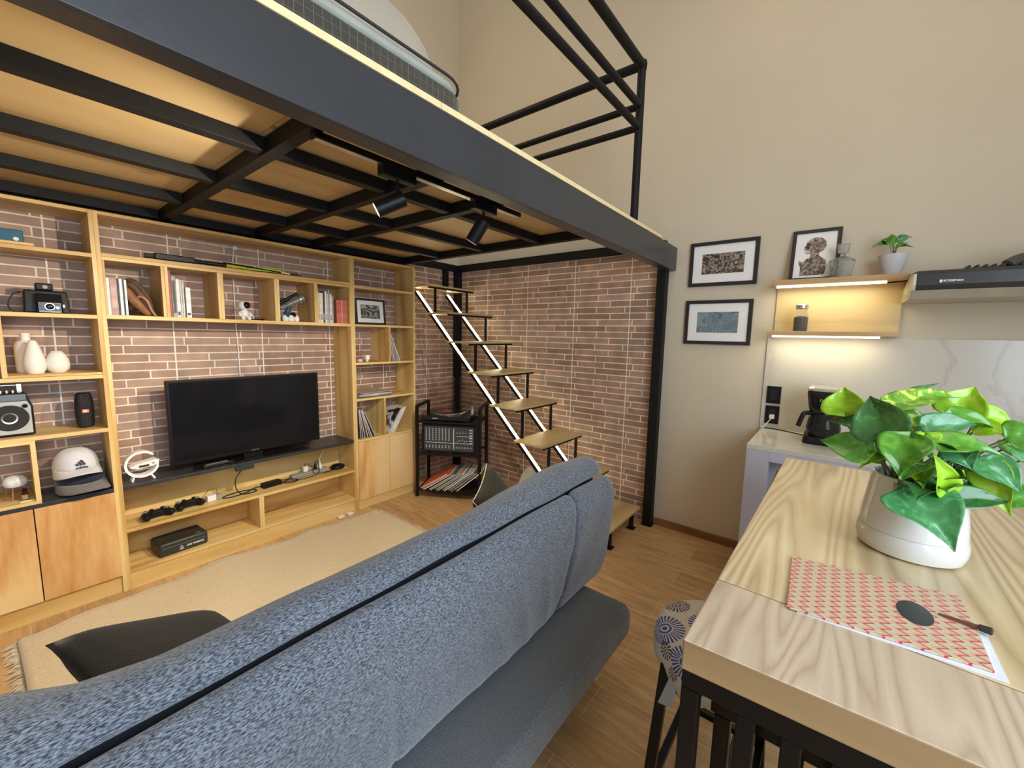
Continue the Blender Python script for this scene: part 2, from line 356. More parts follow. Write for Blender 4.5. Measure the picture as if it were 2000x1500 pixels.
for i in range(13):
    t = i/12; z = 2.392+.27*math.sin(t*PI/2)**1.0; k = math.cos(t*PI/2)**.30
    R.append([(-3.05+(x+3.05)*max(k, .02), -1.45+(y+1.45)*max(k, .02), z+.006*math.sin(x*9+y*7)) for x, y in rrect(-4.2, -2.085, -2.15, -.8, .2)])
dv.rings(R)
tag(dv.build('duvet', fabric('duvet_cotton', (.42, .365, .29), (.44, .385, .31), 90, bump=.1), loc=(-3.05, -1.45, 2.41), smooth=True), 'puffy beige duvet heaped on the loft mattress', 'duvet')

# ------------------------------------------------------------------ bookcases
F = -.2815
def unit(name, label, x0, x1): return thing(name, label, 'bookcase', ((x0+x1)/2, -.14, 0))
def board(u, nm, x0, x1, z0, z1, y0=F, y1=-.001, mt=None, bev=.0012):
    v = (x1-x0) < (z1-z0)
    return MB().box(x0, x1, y0, y1, z0, z1).build(nm, mt or M['pine_z' if v else 'pine_x'], u, bevel=bev)
T = .018
# left unit
L_ = unit('bookcase', 'pine bookcase at the left with the radio, vases and caps', -4.1, -2.866)
x0, x1 = -4.1, -2.866
for a, b_ in ((x0, x0+T), (x1-T, x1)): board(L_, 'side_panel', a, b_, .0, 2.094)
board(L_, 'top_panel', x0+T, x1-T, 2.076, 2.094)
for z in (1.874, 1.560, 1.246, .954): board(L_, 'shelf', x0+T, x1-T, z-.02, z)
board(L_, 'divider', -3.222, -3.204, 1.247, 1.54)
board(L_, 'shelf', -3.204, x1-T, 1.247, 1.258, y0=F+.004)
board(L_, 'box_panel', -3.62, -3.145, .918, .934); board(L_, 'box_panel', -3.163, -3.145, .628, .918); board(L_, 'box_panel', -3.62, -3.145, .612, .628)
board(L_, 'worktop', x0+T, x1-T, .592, .612, y0=F+.002, mt=M['slab'])
board(L_, 'plinth', x0+T, x1-T, 0, .096, y0=F+.012, y1=F+.03)
for a, b_ in ((-4.08, -3.78), (-3.778, -3.478), (-3.476, -3.178), (-3.174, -2.884)):
    board(L_, 'door', a, b_, .1, .59, y0=F-.002, y1=F+.016, mt=M['pine_door'])
board(L_, 'floor_panel', x0+T, x1-T, .08, .097, y0=F+.03)
# middle unit
K = unit('bookcase', 'wide pine media bookcase in the middle holding the television', -2.866, -1.43)
x0, x1 = -2.866, -1.43
for a, b_ in ((x0, x0+T), (x1-T, x1)): board(K, 'side_panel', a, b_, 0, 2.094)
board(K, 'top_panel', x0+T, x1-T, 2.076, 2.094)
board(K, 'shelf', x0+T, x1-T, 1.866, 1.884); board(K, 'shelf', x0+T, x1-T, 1.848, 1.8655, y0=F+.001); board(K, 'shelf', x0+T, x1-T, 1.542, 1.564)
for a in (-2.610, -2.594, -2.338, -2.3225, -2.008, -1.992, -1.735): board(K, 'divider', a, a+(.0155 if a != -1.735 else .027), 1.564, 1.848)
board(K, 'divider', -2.848, -2.838, 1.564, 1.848); board(K, 'divider', -1.458, -1.448, 1.564, 1.848)
board(K, 'worktop', x0+T, x1-T, .590, .612, y0=F-.001, mt=M['slab'])
board(K, 'back_panel', x0+T, x1-T, .10, .588, y0=-.03, y1=-.012)
board(K, 'shelf', x0+T, x1-T, .340, .359, y1=-.03)
for a in (-2.170, -2.155): board(K, 'divider', a, a+.0145, .118, .340, y1=-.03)
board(K, 'floor_panel', x0+T, x1-T, .098, .117, y1=-.03)
board(K, 'plinth', x0+T, x1-T, 0, .096, y0=F+.004, y1=F+.022)
MB().box(-2.298, -2.192, F-.004, F+.03, .560, .589).build('cable_bracket', M['slab'], K, bevel=.001)
# right unit
R_ = unit('bookcase', 'narrow pine bookcase at the right with leaning records and two doors', -1.43, -.815)
x0, x1 = -1.43, -.815
for a, b_ in ((x0, x0+T), (x1-T, x1)): board(R_, 'side_panel', a, b_, 0, 2.094)
board(R_, 'top_panel', x0+T, x1-T, 2.076, 2.094)
for z in (1.868, 1.563, 1.250, .950, .603): board(R_, 'shelf', x0+T, x1-T, z-.018, z)
board(R_, 'divider', -1.095, -1.079, 1.25, 1.545); board(R_, 'divider', -1.155, -1.137, .603, .932)
for a, b_ in ((-1.41, -1.109), (-1.106, -.835)): board(R_, 'door', a, b_, .078, .583, y0=F-.002, y1=F+.016, mt=M['pine_door'])
board(R_, 'plinth', x0+T, x1-T, 0, .073, y0=F+.004, y1=F+.022); board(R_, 'floor_panel', x0+T, x1-T, .056, .073, y0=F+.022)
tag(board(None, 'loose_board', -3.60, -3.076, 1.875, 1.888, y0=F, y1=-.06), 'thin pine board lying under the blue box on the top left shelf', 'board')

# ------------------------------------------------------------------ television
tv = thing('television', 'flat black television standing on the media bookcase', 'television', (-2.16, -.2, .612))
MB().box(-2.617, -1.697, -.215, -.185, .658, 1.184).build('housing', M['plastic'], tv, bevel=.004)
MB().box(-2.60, -1.714, -.2165, -.2155, .682, 1.170).build('screen', M['plastic_g'], tv)
MB().box(-2.4, -1.9, -.185, -.135, .75, 1.05).build('rear_housing', M['plastic'], tv, bevel=.01)
MB().box(-2.22, -2.10, -.20, -.17, .62, .70).build('stand_neck', M['plastic'], tv, bevel=.004)
MB().prism([(-2.52, -.275), (-1.80, -.275), (-1.84, -.10), (-2.48, -.10)], 'Z', .6125, .622).build('stand_base', M['plastic_g'], tv, bevel=.003)
text('SAMSUNG', .011, M['silver'], tv, (-2.155, -.217, .669), (PI/2, 0, 0), bold=.0004)

# remote
rc = thing('remote_control', 'slim black remote control lying in front of the television', 'remote', (-2.39, -.262, .622))
bm_ = MB(); bm_.x = Matrix.Translation((-2.39, -.255, .6235)) @ Matrix.Rotation(math.radians(3), 4, 'Z'); bm_.box(-.085, .085, -.02, .02, 0, .014); bm_.build('body', M['plastic'], rc, bevel=.004)
bm_ = MB()
for i in range(9):
    for j in (-.010, 0, .010): bm_.cbox((-2.45+i*.014, -.255+j+i*.0007, .6378), (.008, .006, .0016))
bm_.build('buttons', M['grey'], rc)

# ------------------------------------------------------------------ wireless charger lamp shaped like a G
ch = thing('charger_lamp', 'white G-shaped charging lamp on the black worktop left of the television', 'lamp', (-2.75, -.2, .612))
def arc(cx, cz, r, a0, a1, n, w=.011, y0=-.235, y1=-.175):
    mb = MB(); rs = []
    for i in range(n+1):
        a = a0+(a1-a0)*i/n; ca, sa = math.cos(a), math.sin(a)
        rs.append([(cx+(r-w)*ca, y0, cz+(r-w)*sa), (cx+(r)*ca, y0, cz+(r)*sa), (cx+r*ca, y1, cz+r*sa), (cx+(r-w)*ca, y1, cz+(r-w)*sa)])
    return mb.rings(rs)
arc(-2.752, .709, .076, .75, 2*PI-.02, 44).build('ring', M['white'], ch, bevel=.002)
arc(-2.752, .709, .077, .9, 2*PI-.3, 44, w=.003, y0=-.2365, y1=-.2352).build('light_strip', mat('glow_white', (.95, .97, 1), .4, emit=.6), ch)
MB().prism([(-2.807, .700), (-2.80, .692), (-2.775, .684), (-2.70, .690), (-2.676, .705), (-2.676, .722), (-2.69, .728), (-2.78, .712)], 'Y', -.238, -.17).build('body', M['white'], ch, bevel=.003)
MB().box(-2.768, -2.722, -.2395, -.2385, .693, .705).build('clock_display', M['ink'], ch)
MB().lathe([(.006, -.2395), (.006, -.238)], (-2.703, 0, .709), 14, 'Y').build('button', M['grey'], ch)
for a, b_ in ((-2.79, -2.80), (-2.715, -2.70)):
    for y in (-.225, -.185): MB().tube([(a, y, .64), (b_, y-.006, .6125)], .0055, 8).build('foot', M['white'], ch)
ww = MB().tube([(-2.672, -.19, .715), (-2.66, -.19, .70), (-2.62, -.13, .69), (-2.5, -.09, .64), (-2.5, -.06, .614)], .0018, 6)
ww.build('power_cord', M['white'], ch)

# ------------------------------------------------------------------ game controllers
def controller(loc, rz, label):
    t = thing('game_controller', label, 'game controller', loc, rz, 'game controllers on the media shelf')
    mb = MB(); pts = [(-.078, -.045), (-.062, -.058), (-.048, -.045), (-.032, -.02), (0, -.016), (.032, -.02), (.048, -.045), (.062, -.058), (.078, -.045), (.074, .01), (.058, .038), (.03, .03), (0, .03), (-.03, .03), (-.058, .038), (-.074, .01)]
    mb.rings([[(x*s, y*s, z) for x, y in pts] for z, s in ((.006, .86), (.016, 1), (.030, 1), (.042, .84))])
    mb.build('shell', M['plastic'], t, smooth=.9, local=True, bevel=.004)
    for x in (-.026, .026): MB().lathe([(.005, .038), (.005, .052), (.010, .053), (.010, .058), (.004, .060)], (x, -.006, 0), 14).build('thumbstick', M['plastic_g'], t, local=True, smooth=.6)
    mb = MB()
    for a in range(4): mb.lathe([(.0055, .04), (.0055, .047)], (.05+.012*math.cos(a*PI/2), .014+.012*math.sin(a*PI/2), 0), 10)
    mb.build('face_buttons', M['grey'], t, local=True)
    mb = MB(); mb.cbox((-.05, .014, .0435), (.026, .008, .008)); mb.cbox((-.05, .014, .0435), (.008, .026, .008)); mb.build('direction_pad', M['grey'], t, local=True)
    return t
controller((-2.70, -.20, .360), .10, 'black game controller nearer the left end of the media shelf')
controller((-2.537, -.165, .360), .16, 'black game controller next to the white adapter')

# white adapter block with loose wire
ad = thing('power_adapter', 'small white and black adapter block with thin wire on the media shelf', 'adapter', (-2.40, -.15, .360))
bx = MB(); bx.x = Matrix.Translation((-2.40, -.15, .36)) @ Matrix.Rotation(.12, 4, 'Z'); bx.box(-.04, .012, -.02, .02, 0, .04); bx.build('body', M['white'], ad, bevel=.004)
bx = MB(); bx.x = Matrix.Translation((-2.40, -.15, .36)) @ Matrix.Rotation(.12, 4, 'Z'); bx.box(.013, .04, -.018, .018, 0, .03); bx.build('plug', M['grey'], ad, bevel=.003)
MB().tube([(-2.44, -.15, .385), (-2.46, -.15, .395), (-2.42, -.13, .425), (-2.37, -.12, .43), (-2.375, -.14, .40)], .0018, 6).build('wire', M['ink'], ad)

# laptop style power brick with coiled cable
pb = thing('power_brick', 'black power brick with a looped cable rising to the worktop', 'power brick', (-2.045, -.17, .360))
bx = MB(); bx.x = Matrix.Translation((-2.042, -.16, .36)) @ Matrix.Rotation(.12, 4, 'Z'); bx.box(-.065, .065, -.027, .027, 0, .034); bx.build('body', M['plastic'], pb, bevel=.004)
lp = [(-2.245, -.27, .575), (-2.26, -.25, .55), (-2.285, -.22, .49), (-2.28, -.2, .42), (-2.25, -.2, .372), (-2.19, -.21, .366), (-2.15, -.19, .366), (-2.17, -.15, .366), (-2.25, -.13, .366), (-2.33, -.15, .366), (-2.35, -.18, .366), (-2.30, -.2, .366), (-2.22, -.19, .37), (-2.15, -.15, .372), (-2.10, -.15, .375)]
def smoothpts(p, n=6):
    p = [Vector(q) for q in p]; out = []
    for i in range(len(p)-1):
        a, b, c, e = p[max(i-1, 0)], p[i], p[i+1], p[min(i+2, len(p)-1)]
        for k in range(n):
            t = k/n; out.append(.5*((2*b)+(c-a)*t+(2*a-5*b+4*c-e)*t*t+(3*b-a-3*c+e)*t**3))
    return out+[p[-1]]
MB().tube(smoothpts(lp), .0032, 8).build('cable', M['plastic'], pb, smooth=True)

# power strip with plugs
ps = thing('power_strip', 'grey power strip with plugs at the right of the media shelf', 'power strip', (-1.74, -.11, .360))
bx = MB(); bx.x = Matrix.Translation((-1.745, -.115, .36)) @ Matrix.Rotation(.05, 4, 'Z'); bx.box(-.145, .145, -.022, .022, 0, .03); bx.build('body', M['grey'], ps, bevel=.004)
MB().cbox((-1.775, -.115, .412), (.036, .03, .042)).build('charger_cube', M['white'], ps, bevel=.004)
for i, x in enumerate((-1.695, -1.655)):
    MB().lathe([(.016, .391), (.012, .415), (.004, .44)], (x, -.115, 0), 12).build('plug', M['plastic'] if i == 0 else M['white'], ps, smooth=.6)
MB().tube(smoothpts([(-1.775, -.115, .433), (-1.775, -.115, .45), (-1.75, -.12, .445), (-1.725, -.13, .41), (-1.72, -.15, .375), (-1.65, -.18, .366), (-1.57, -.17, .368)]), .0022, 6).build('cord', M['plastic'], ps, smooth=True)
MB().tube(smoothpts([(-1.695, -.115, .44), (-1.69, -.115, .46), (-1.675, -.12, .44), (-1.69, -.16, .37), (-1.80, -.2, .366), (-1.87, -.19, .366), (-1.95, -.16, .366), (-1.90, -.13, .368)]), .0025, 6).build('cord', M['plastic'], ps, smooth=True)
MB().tube(smoothpts([(-1.655, -.115, .44), (-1.65, -.11, .48), (-1.60, -.09, .54), (-1.53, -.06, .568), (-1.48, -.045, .585)]), .0035, 6).build('cord', M['white'], ps, smooth=True)
MB().tube(smoothpts([(-1.89, -.12, .375), (-1.93, -.14, .368), (-1.97, -.17, .366), (-1.93, -.21, .366), (-1.87, -.2, .366), (-1.88, -.16, .37), (-1.94, -.13, .372), (-1.99, -.14, .37)]), .003, 6).build('cord', M['plastic'], ps, smooth=True)
mo = thing('dark_adapter', 'rounded black adapter lying right of the power strip', 'adapter', (-1.52, -.14, .360))
MB().lathe([(.02, .3605), (.047, .366), (.052, .378), (.04, .392), (.012, .399)], (-1.52, -.14, 0), 20, sx=1.15).build('body', M['plastic'], mo, smooth=True)
MB().tube(smoothpts([(-1.565, -.15, .372), (-1.60, -.17, .366), (-1.64, -.16, .364)]), .0025, 6).build('cord', M['plastic'], mo)

# black equipment case
bc = thing('equipment_case', 'black box with white lettering in the lower media compartment', 'box', (-2.60, -.17, .117))
mm = Matrix.Translation((-2.595, -.165, .1175)) @ Matrix.Rotation(math.radians(4), 4, 'Z')
bx = MB(); bx.x = mm; bx.rings([[(x, y, z) for x, y in rrect(-.125+i, .125-i, -.085+i, .085-i, .012, 3)] for z, i in ((0, .006), (.006, 0), (.07, 0), (.078, .006))]); bx.build('body', mat('case_black', (.03, .031, .028), .45), bc, smooth=.5)
bx = MB(); bx.x = mm; bx.box(-.11, .11, -.0865, -.086, .050, .0512); bx.box(.072, .095, -.06, -.052, .0782, .0786); bx.build('trim', M['grey'], bc)
bx = MB(); bx.x = mm; bx.prism([(-.028, .014), (-.004, .014), (-.008, .034), (-.016, .043), (-.024, .034)], 'Y', -.0868, -.086); bx.build('emblem', M['grey'], bc)
text('LINE WARRIOR', .0155, M['paper'], bc, mm @ Vector((.055, -.0868, .030)), (PI/2, 0, math.radians(4)), bold=.0004, sx=.85)

# ------------------------------------------------------------------ staircase
st = thing('staircase', 'steel staircase with wooden treads and two glowing strips against the brick wall', 'staircase', (-.4, -1.2, 0))
NT = [(-2.195+.2655*i, .15+.2575*i) for i in range(8)]
for i, (y, z) in enumerate(NT):
    if i == 0: MB().box(-.72, -.09, -2.205, -1.93, z-.022, z).build('tread', M['tread'], st, bevel=.002)
    else: MB().box(-.70, -.09, y, y+.295, z-.016, z).build('tread', M['tread'], st, bevel=.0015)
    if i:
        MB().box(-.69, -.10, y+.006, y+.022, z-.032, z-.0165).build('tread_bracket', M['black'], st)
        for x in (-.61, -.19):
            MB().box(x-.009, x+.009, y+.004, y+.022, NT[i-1][1]+.001, z-.033).build('riser_rod', M['black'], st)
for x in (-.6, -.2):
    a, b_ = Vector((x, -1.86, .118)), Vector((x, -.03, 1.905))
    MB().bar(a, b_, .026, .03).build('stringer', M['black'], st, bevel=.002)
    n = Vector((0, -.70, .71)); o_ = n*.018
    t = (b_-a).normalized()
    MB().bar(a+t*.1+o_, b_-t*.01+o_, .024, .006).build('led_strip', M['led'], st)
for x in (-.60, -.20, ):
    for y in (-2.18, -1.97):
        MB().box(x-.014, x+.014, y-.014, y+.014, .006, .127).box(x-.03, x+.03, y-.03, y+.03, 0, .006).build('foot', M['black'], st)

# ------------------------------------------------------------------ audio cart
ca = thing('audio_cart', 'black steel rack with a turntable and mixer beside the pine bookcase', 'cart', (-.75, -.62, 0))
FL = Vector((-.942, -.436, 0)); dv_ = Vector((.856, .517, 0)); wv = Vector((.517, -.856, 0)); CW, CD = .60, .34
def cp(a, b, z): return FL+wv*a+dv_*b+Vector((0, 0, z))
for a in (.0125, CW-.0125):
    for b_ in (.0125, CD-.0125):
        MB().bar(cp(a, b_, .02), cp(a, b_, .855), .024).build('post', M['black'], ca, bevel=.002)
        MB().lathe([(.012, 0), (.012, .02)], cp(a, b_, 0), 12).build('foot', M['silver'], ca)
    MB().bar(cp(a, 0, .855), cp(a, CD, .855), .024).build('handle_rail', M['black'], ca, bevel=.002)
for z in (.085, .715):
    MB().hexa([cp(0.02, 0, z-.01), cp(CW-.02, 0, z-.01), cp(CW-.02, CD, z-.01), cp(.02, CD, z-.01)], [cp(.02, 0, z+.008), cp(CW-.02, 0, z+.008), cp(CW-.02, CD, z+.008), cp(.02, CD, z+.008)]).build('shelf', M['black'], ca, bevel=.002)
for z in (.42, ):
    for b_ in (.02, CD-.02): MB().bar(cp(.02, b_, z), cp(CW-.02, b_, z), .02).build('cross_bar', M['black'], ca)
mm = Matrix((wv, dv_, Vector((0, 0, 1)))).transposed().to_4x4(); mm.translation = FL
rzc = math.atan2(wv.y, wv.x)
# mixer: local frame u along the front, v to the back
mx = thing('powered_mixer', 'black powered mixer with rows of knobs standing in the steel rack', 'mixer', cp(.3, .15, .431))
bx = MB(); bx.x = mm; bx.box(.05, .555, .03, .26, .431, .695); bx.build('case', M['plastic'], mx, bevel=.006)
bx = MB(); bx.x = mm; bx.box(.075, .53, .024, .031, .455, .675); bx.build('panel', mat('mixer_panel', (.045, .052, .062), .4), mx, bevel=.002)
bx = MB(); bx.x = mm
for i in range(8):
    for j in range(7): bx.lathe([(.0062, .024), (.005, .012)], (.096+i*.030, 0, .655-j*.0165), 8, 'Y')
    bx.lathe([(.0062, .024), (.005, .012)], (.096+i*.030, 0, .485), 8, 'Y'); bx.lathe([(.0062, .024), (.005, .012)], (.096+i*.030, 0, .50), 8, 'Y')
bx.build('channel_knobs', mat('knob_grey', (.42, .44, .47), .4), mx)
bx = MB(); bx.x = mm; bx.box(.085, .52, .0232, .0242, .527, .530); bx.box(.375, .52, .0232, .0242, .592, .594); bx.box(.345, .35, .0232, .0242, .47, .66); bx.build('lines', M['paper'], mx)
bx = MB(); bx.x = mm
for j in range(6): bx.box(.49, .52, .021, .0242, .648-j*.024, .656-j*.024)
for i in range(5): bx.box(.38+i*.021, .388+i*.021, .02, .0242, .545+.006*(i % 3), .552+.006*(i % 3))
bx.build('sliders', mat('mixer_lights', (.55, .62, .75), .4), mx)
bx = MB(); bx.x = mm
for i in range(6): bx.lathe([(.008, .024), (.007, .014)], (.375+i*.026, 0, .49), 10, 'Y'); 
for i in range(4): bx.lathe([(.006, .024), (.005, .014)], (.38+i*.026, 0, .625), 8, 'Y')
bx.build('master_knobs', M['grey'], mx)
# turntable
tt = thing('turntable', 'black turntable playing a red-label record on top of the rack', 'turntable', cp(.28, .17, .724))
bx = MB(); bx.x = mm; bx.box(.05, .50, .0, .34, .735, .775); bx.build('plinth', M['plastic_g'], tt, bevel=.006)
bx = MB(); bx.x = mm
for a in (.08, .47):
    for b_ in (.03, .31): bx.lathe([(.018, .724), (.018, .735)], (a, b_, 0), 12)
bx.build('feet', M['plastic'], tt)
bx = MB(); bx.x = mm; bx.lathe([(.152, .776), (.154, .786), (.150, .790)], (.245, .17, 0), 48); bx.build('platter', M['silver'], tt, smooth=.5)
bx = MB(); bx.x = mm; bx.lathe([(.151, .7902), (.151, .7925), (.05, .7930)], (.245, .17, 0), 48); rec = bx.build('record', mat('vinyl', (.012, .012, .012), .16), tt, smooth=.5)
bx = MB(); bx.x = mm; bx.lathe([(.05, .7931), (.05, .7937)], (.245, .17, 0), 32); bx.build('record_label', mat('label_red', (.50, .035, .06), .5), tt)
bx = MB(); bx.x = mm; bx.lathe([(.028, .776), (.028, .80), (.016, .805), (.016, .825)], (.455, .28, 0), 18); bx.tube([(.455, .28, .82), (.452, .14, .815), (.44, .08, .806), (.41, .055, .799)], .0045, 8); bx.box(.40, .425, .035, .065, .794, .803); bx.build('tonearm', M['silver'], tt, smooth=.6)
bx = MB(); bx.x = mm; bx.box(.16, .21, -.001, 0, .75, .758); bx.build('badge', M['silver'], tt)
# acrylic lid standing open behind
bx = MB(); bx.x = mm; bx.rings([[(a, .33+k*.0, .775) for a, k in ((.05, 0), (.50, 0), (.50, 1), (.05, 1))]], False, False) if False else None
bx.hexa([(.05, .332, .778), (.50, .332, .778), (.50, .336, .778), (.05, .336, .778)], [(.05, .352, 1.09), (.50, .352, 1.09), (.50, .356, 1.09), (.05, .356, 1.09)])
bx.build('dust_cover', mat('acrylic', (.95, .95, .95), .04, trans=1, var=0, ior=1.12, alpha=.35), tt)

# records leaning on the bottom shelf of the rack
cols = [(.62, .60, .55), (.12, .11, .10), (.50, .30, .22), (.70, .68, .62), (.20, .22, .24), (.55, .52, .45), (.10, .12, .16), (.66, .60, .50), (.35, .33, .30), (.75, .73, .70)]
RM = [mat('sleeve_%s' % n, c, .6, var=.25, vs=14) for n, c in zip('pale ink rust cream slate sand navy straw ash chalk'.split(), cols)]
RM.append(mat('sleeve_orange', (.55, .13, .05), .6, var=.2)); M['vinyl_w'] = M['paper']
names = ['pale', 'black', 'rust', 'cream', 'slate', 'sand', 'navy', 'straw', 'ash grey', 'chalk white', 'orange']
def record(origin, u, v, th, mt_, label, group, size=.31):
    """Sleeve whose lower near corner is origin; u = depth direction, v = up direction along the cover."""
    u, v = Vector(u).normalized(), Vector(v).normalized(); n = u.cross(v).normalized(); o = Vector(origin)
    t = thing('record_sleeve', label, 'record', origin, 0, group)
    mb = MB(); q = [o, o+u*size, o+u*size+v*size, o+v*size]
    mb.hexa(q, [p+n*th for p in q]).build('cover', mt_, t)
    q = [o+u*-.0006+v*.004+n*th*.25, o+u*-.0006+v*(size-.004)+n*th*.25]
    MB().hexa([q[0], q[1], q[1]+n*th*.5, q[0]+n*th*.5], [p+u*.0004 for p in (q[0], q[1], q[1]+n*th*.5, q[0]+n*th*.5)]).build('spine_edge', M['paper'] if mt_ is not RM[9] else M['ink'], t)
    return t
N_R = 17
for i in range(N_R):
    a = .035+i*.0215; lean = .66+.012*i
    k = 10 if i in (0, 1) else (i*7+3) % 10
    vdir = wv*math.cos(lean*.82)+Vector((0, 0, 1))*math.sin(lean*.82)
    dpt = 0.02-.018*(i % 3)
    lab = ['orange record sleeve at the low left end of the row in the rack', 'second orange sleeve lying low in the bottom of the rack', 'first record right of the two orange sleeves in the rack', 'second record right of the orange sleeves in the rack', 'third record right of the orange sleeves in the rack'][i] if i < 5 else ['last record at the right end of the row in the rack', 'last but one record in the row in the rack', 'third record from the right end in the rack'][N_R-1-i] if i > N_R-4 else '%s record, %s from the left in the leaning row in the rack' % (names[k], 'sixth seventh eighth ninth tenth eleventh twelfth thirteenth fourteenth'.split()[i-5])
    record(cp(a, dpt, .0945), dv_, vdir, .0055 if i % 4 else .009, RM[k], lab, 'records on the bottom shelf of the rack', .29)

# red wires hanging on the brick beside the bookcase
for i, (a, b_) in enumerate((((-.565, 1.52), (-.40, .86)), ((-.50, 1.45), (-.31, .86)))):
    tag(MB().tube(smoothpts([(a[0], -.004, a[1]), ((a[0]+b_[0])/2-.01, -.006, (a[1]+b_[1])/2), (b_[0], -.004, b_[1])]), .0018, 6).build('speaker_wire', mat('wire_red', (.33, .06, .05), .5), loc=(a[0], 0, a[1])),
        ('left' if i == 0 else 'right')+' one of two thin red wires running down the brick wall', 'wire', 'red wires on the brick')
# white hook and cord on the brick above the middle bookcase
hk = thing('cord_hook', 'tiny white clip with a hanging white cord on the brick behind the cubbies', 'hook', (-2.15, -.003, 2.05))
MB().box(-2.158, -2.132, -.02, -.001, 2.045, 2.068).build('clip', M['white'], hk, bevel=.002)
MB().tube(smoothpts([(-2.15, -.01, 2.05), (-2.16, -.006, 1.95), (-2.163, -.006, 1.6), (-2.155, -.006, 1.2), (-2.16, -.006, .62)]), .0042, 6).build('cord', M['white'], hk, smooth=True)

# ------------------------------------------------------------------ track light
tl = thing('track_light', 'black ceiling track with two cylinder spotlights under the loft', 'track light', (-2.04, -2.0, 2.118))
MB().box(-2.565, -1.515, -2.02, -1.985, 2.096, 2.1175).build('track', M['plastic'], tl, bevel=.002)
MB().box(-2.56, -1.52, -2.016, -1.99, 2.0952, 2.0958).build('track_slot', M['silver'], tl)
warm = (1.0, .87, .66)
for i, (ax_, pos, aim) in enumerate(((-2.25, (-2.275, -1.99, 1.975), (-.62, .45, -.40)), (-1.775, (-1.80, -1.99, 1.975), (-.15, .50, -.75)))):
    MB().box(ax_-.075, ax_+.075, -2.02, -1.985, 2.062, 2.0955).build('adapter', M['plastic'], tl, bevel=.003)
    hd = MB(); p = Vector(pos); a = Vector(aim).normalized()
    MB().tube([(ax_, -2.0, 2.065), (ax_, -2.0, 2.02), p-a*.03+Vector((0, 0, .02))], .006, 8).build('arm', M['plastic'], tl)
    h = MB().tube([p-a*.055, p-a*.054, p+a*.055, p+a*.056], [.02, .031, .031, .027], 24).build('head', M['plastic'], tl, smooth=.6)
    MB().tube([p+a*.0562, p+a*.0568], .025, 20).build('lens', mat('lamp_lens', (1, .93, .8), .4, emit=2), tl)
    l = lamp('spot_lamp', 'SPOT', p+a*.062, p+a*2, 125, warm, spot_size=math.radians(128), spot_blend=.7, shadow_soft_size=.02)

# ------------------------------------------------------------------ rug
def rug():
    t = thing('rug', 'cream cotton rug with fringed ends in front of the bookcase', 'rug', (-2.3, -1.3, 0))
    mb = MB(); nx, ny = 70, 50; V = []
    for i in range(nx+1):
        row = []
        for j in range(ny+1):
            u, v = i/nx, j/ny
            x = -3.275+u*1.93+.03*v*0; y0 = -.325-.05*math.sin(u*3.1)**2*0
            edge = -.44+.065*math.sin(PI*u)-.012*math.sin(u*23)-.008*math.sin(u*41)
            y = edge-v*1.9
            z = .016+.010*math.sin(u*17+v*5)*math.sin(v*9+u*3)+.005*math.exp(-v*30)*(1+math.sin(u*21))
            x += .02*math.sin(v*4)
            row.append(mb._v((x, y, z)))
        V.append(row)
    for i in range(nx):
        for j in range(ny): mb.bm.faces.new([V[i][j], V[i+1][j], V[i+1][j+1], V[i][j+1]])
    o = mb.build('cloth', fabric('rug_cotton', (.56, .46, .31), (.66, .56, .40), 140, bump=.3), t, smooth=True)
    md = o.modifiers.new('solid', 'SOLIDIFY'); md.thickness = .006
    fr = MB()
    for s, xe in ((-1, -3.275), (1, -1.345)):
        for j in range(190):
            v = j/189; y = -.44-v*1.9+random.uniform(-.004, .004); x = xe+.02*math.sin(v*4)
            q = random.uniform(-.02, .02); ln = random.uniform(.035, .055)
            fr.tube([(x-s*.004, y, .012), (x+s*ln*.5, y+q*.5, .012+random.uniform(0, .008)), (x+s*ln, y+q, .006)], [.0035, .003, .0015], 4)
    f = fr.build('fringe', M['pine_edge'] if False else fabric('fringe_cotton', (.60, .52, .38), (.70, .62, .48), 140), t); f['kind'] = 'stuff'
rug()

# ------------------------------------------------------------------ sofa
SF = fabric('sofa_tweed', (.028, .034, .047), (.25, .285, .345), 560, stretch=(.26, 1, 1), bump=.5, lo=.38, hi=.66, sheen=.4)
SP = fabric('sofa_plain', (.07, .076, .086), (.14, .15, .165), 300, bump=.3, lo=.36, hi=.66)
DKF = mat('dark_lining', (.02, .022, .028), .9)
def loft_x(prof, x0, x1, n, e=.03, er=.75, f=None, sh=None):
    """Closed profile of (y, z) swept along x with softly rounded ends."""
    cy = sum(p[0] for p in prof)/len(prof); cz = sum(p[1] for p in prof)/len(prof); rs = []
    xs = [x0+(x1-x0)*i/n for i in range(n+1)]
    ends = [(0, er), (e*.12, er+(1-er)*.45), (e*.45, er+(1-er)*.82), (e, 1)]
    st_ = [(x0+a, s) for a, s in ends]+[(x, 1) for x in xs if x0+e*1.3 < x < x1-e*1.3]+[(x1-a, s) for a, s in ends[::-1]]
    mb = MB()
    for x, s in st_:
        r = []
        for y, z in prof:
            yy, zz = cy+(y-cy)*s, cz+(z-cz)*s
            if f: yy, zz = f(x, yy, zz)
            r.append((x+(sh(x, zz) if sh else 0), yy, zz))
        rs.append(r)
    return mb.rings(rs)
def rp(y0, y1, z0, z1, r, n=5): return [(a, b) for a, b in rrect(y0, y1, z0, z1, r, n)]
so = thing('sofa_bed', 'grey tweed sofa bed seen from behind its reclining backrest', 'sofa', (-2.5, -2.2, 0))
def dense(prof, k=3):
    out = []
    for i in range(len(prof)):
        a, b = prof[i], prof[(i+1) % len(prof)]
        for j in range(k): out.append((a[0]+(b[0]-a[0])*j/k, a[1]+(b[1]-a[1])*j/k))
    return out
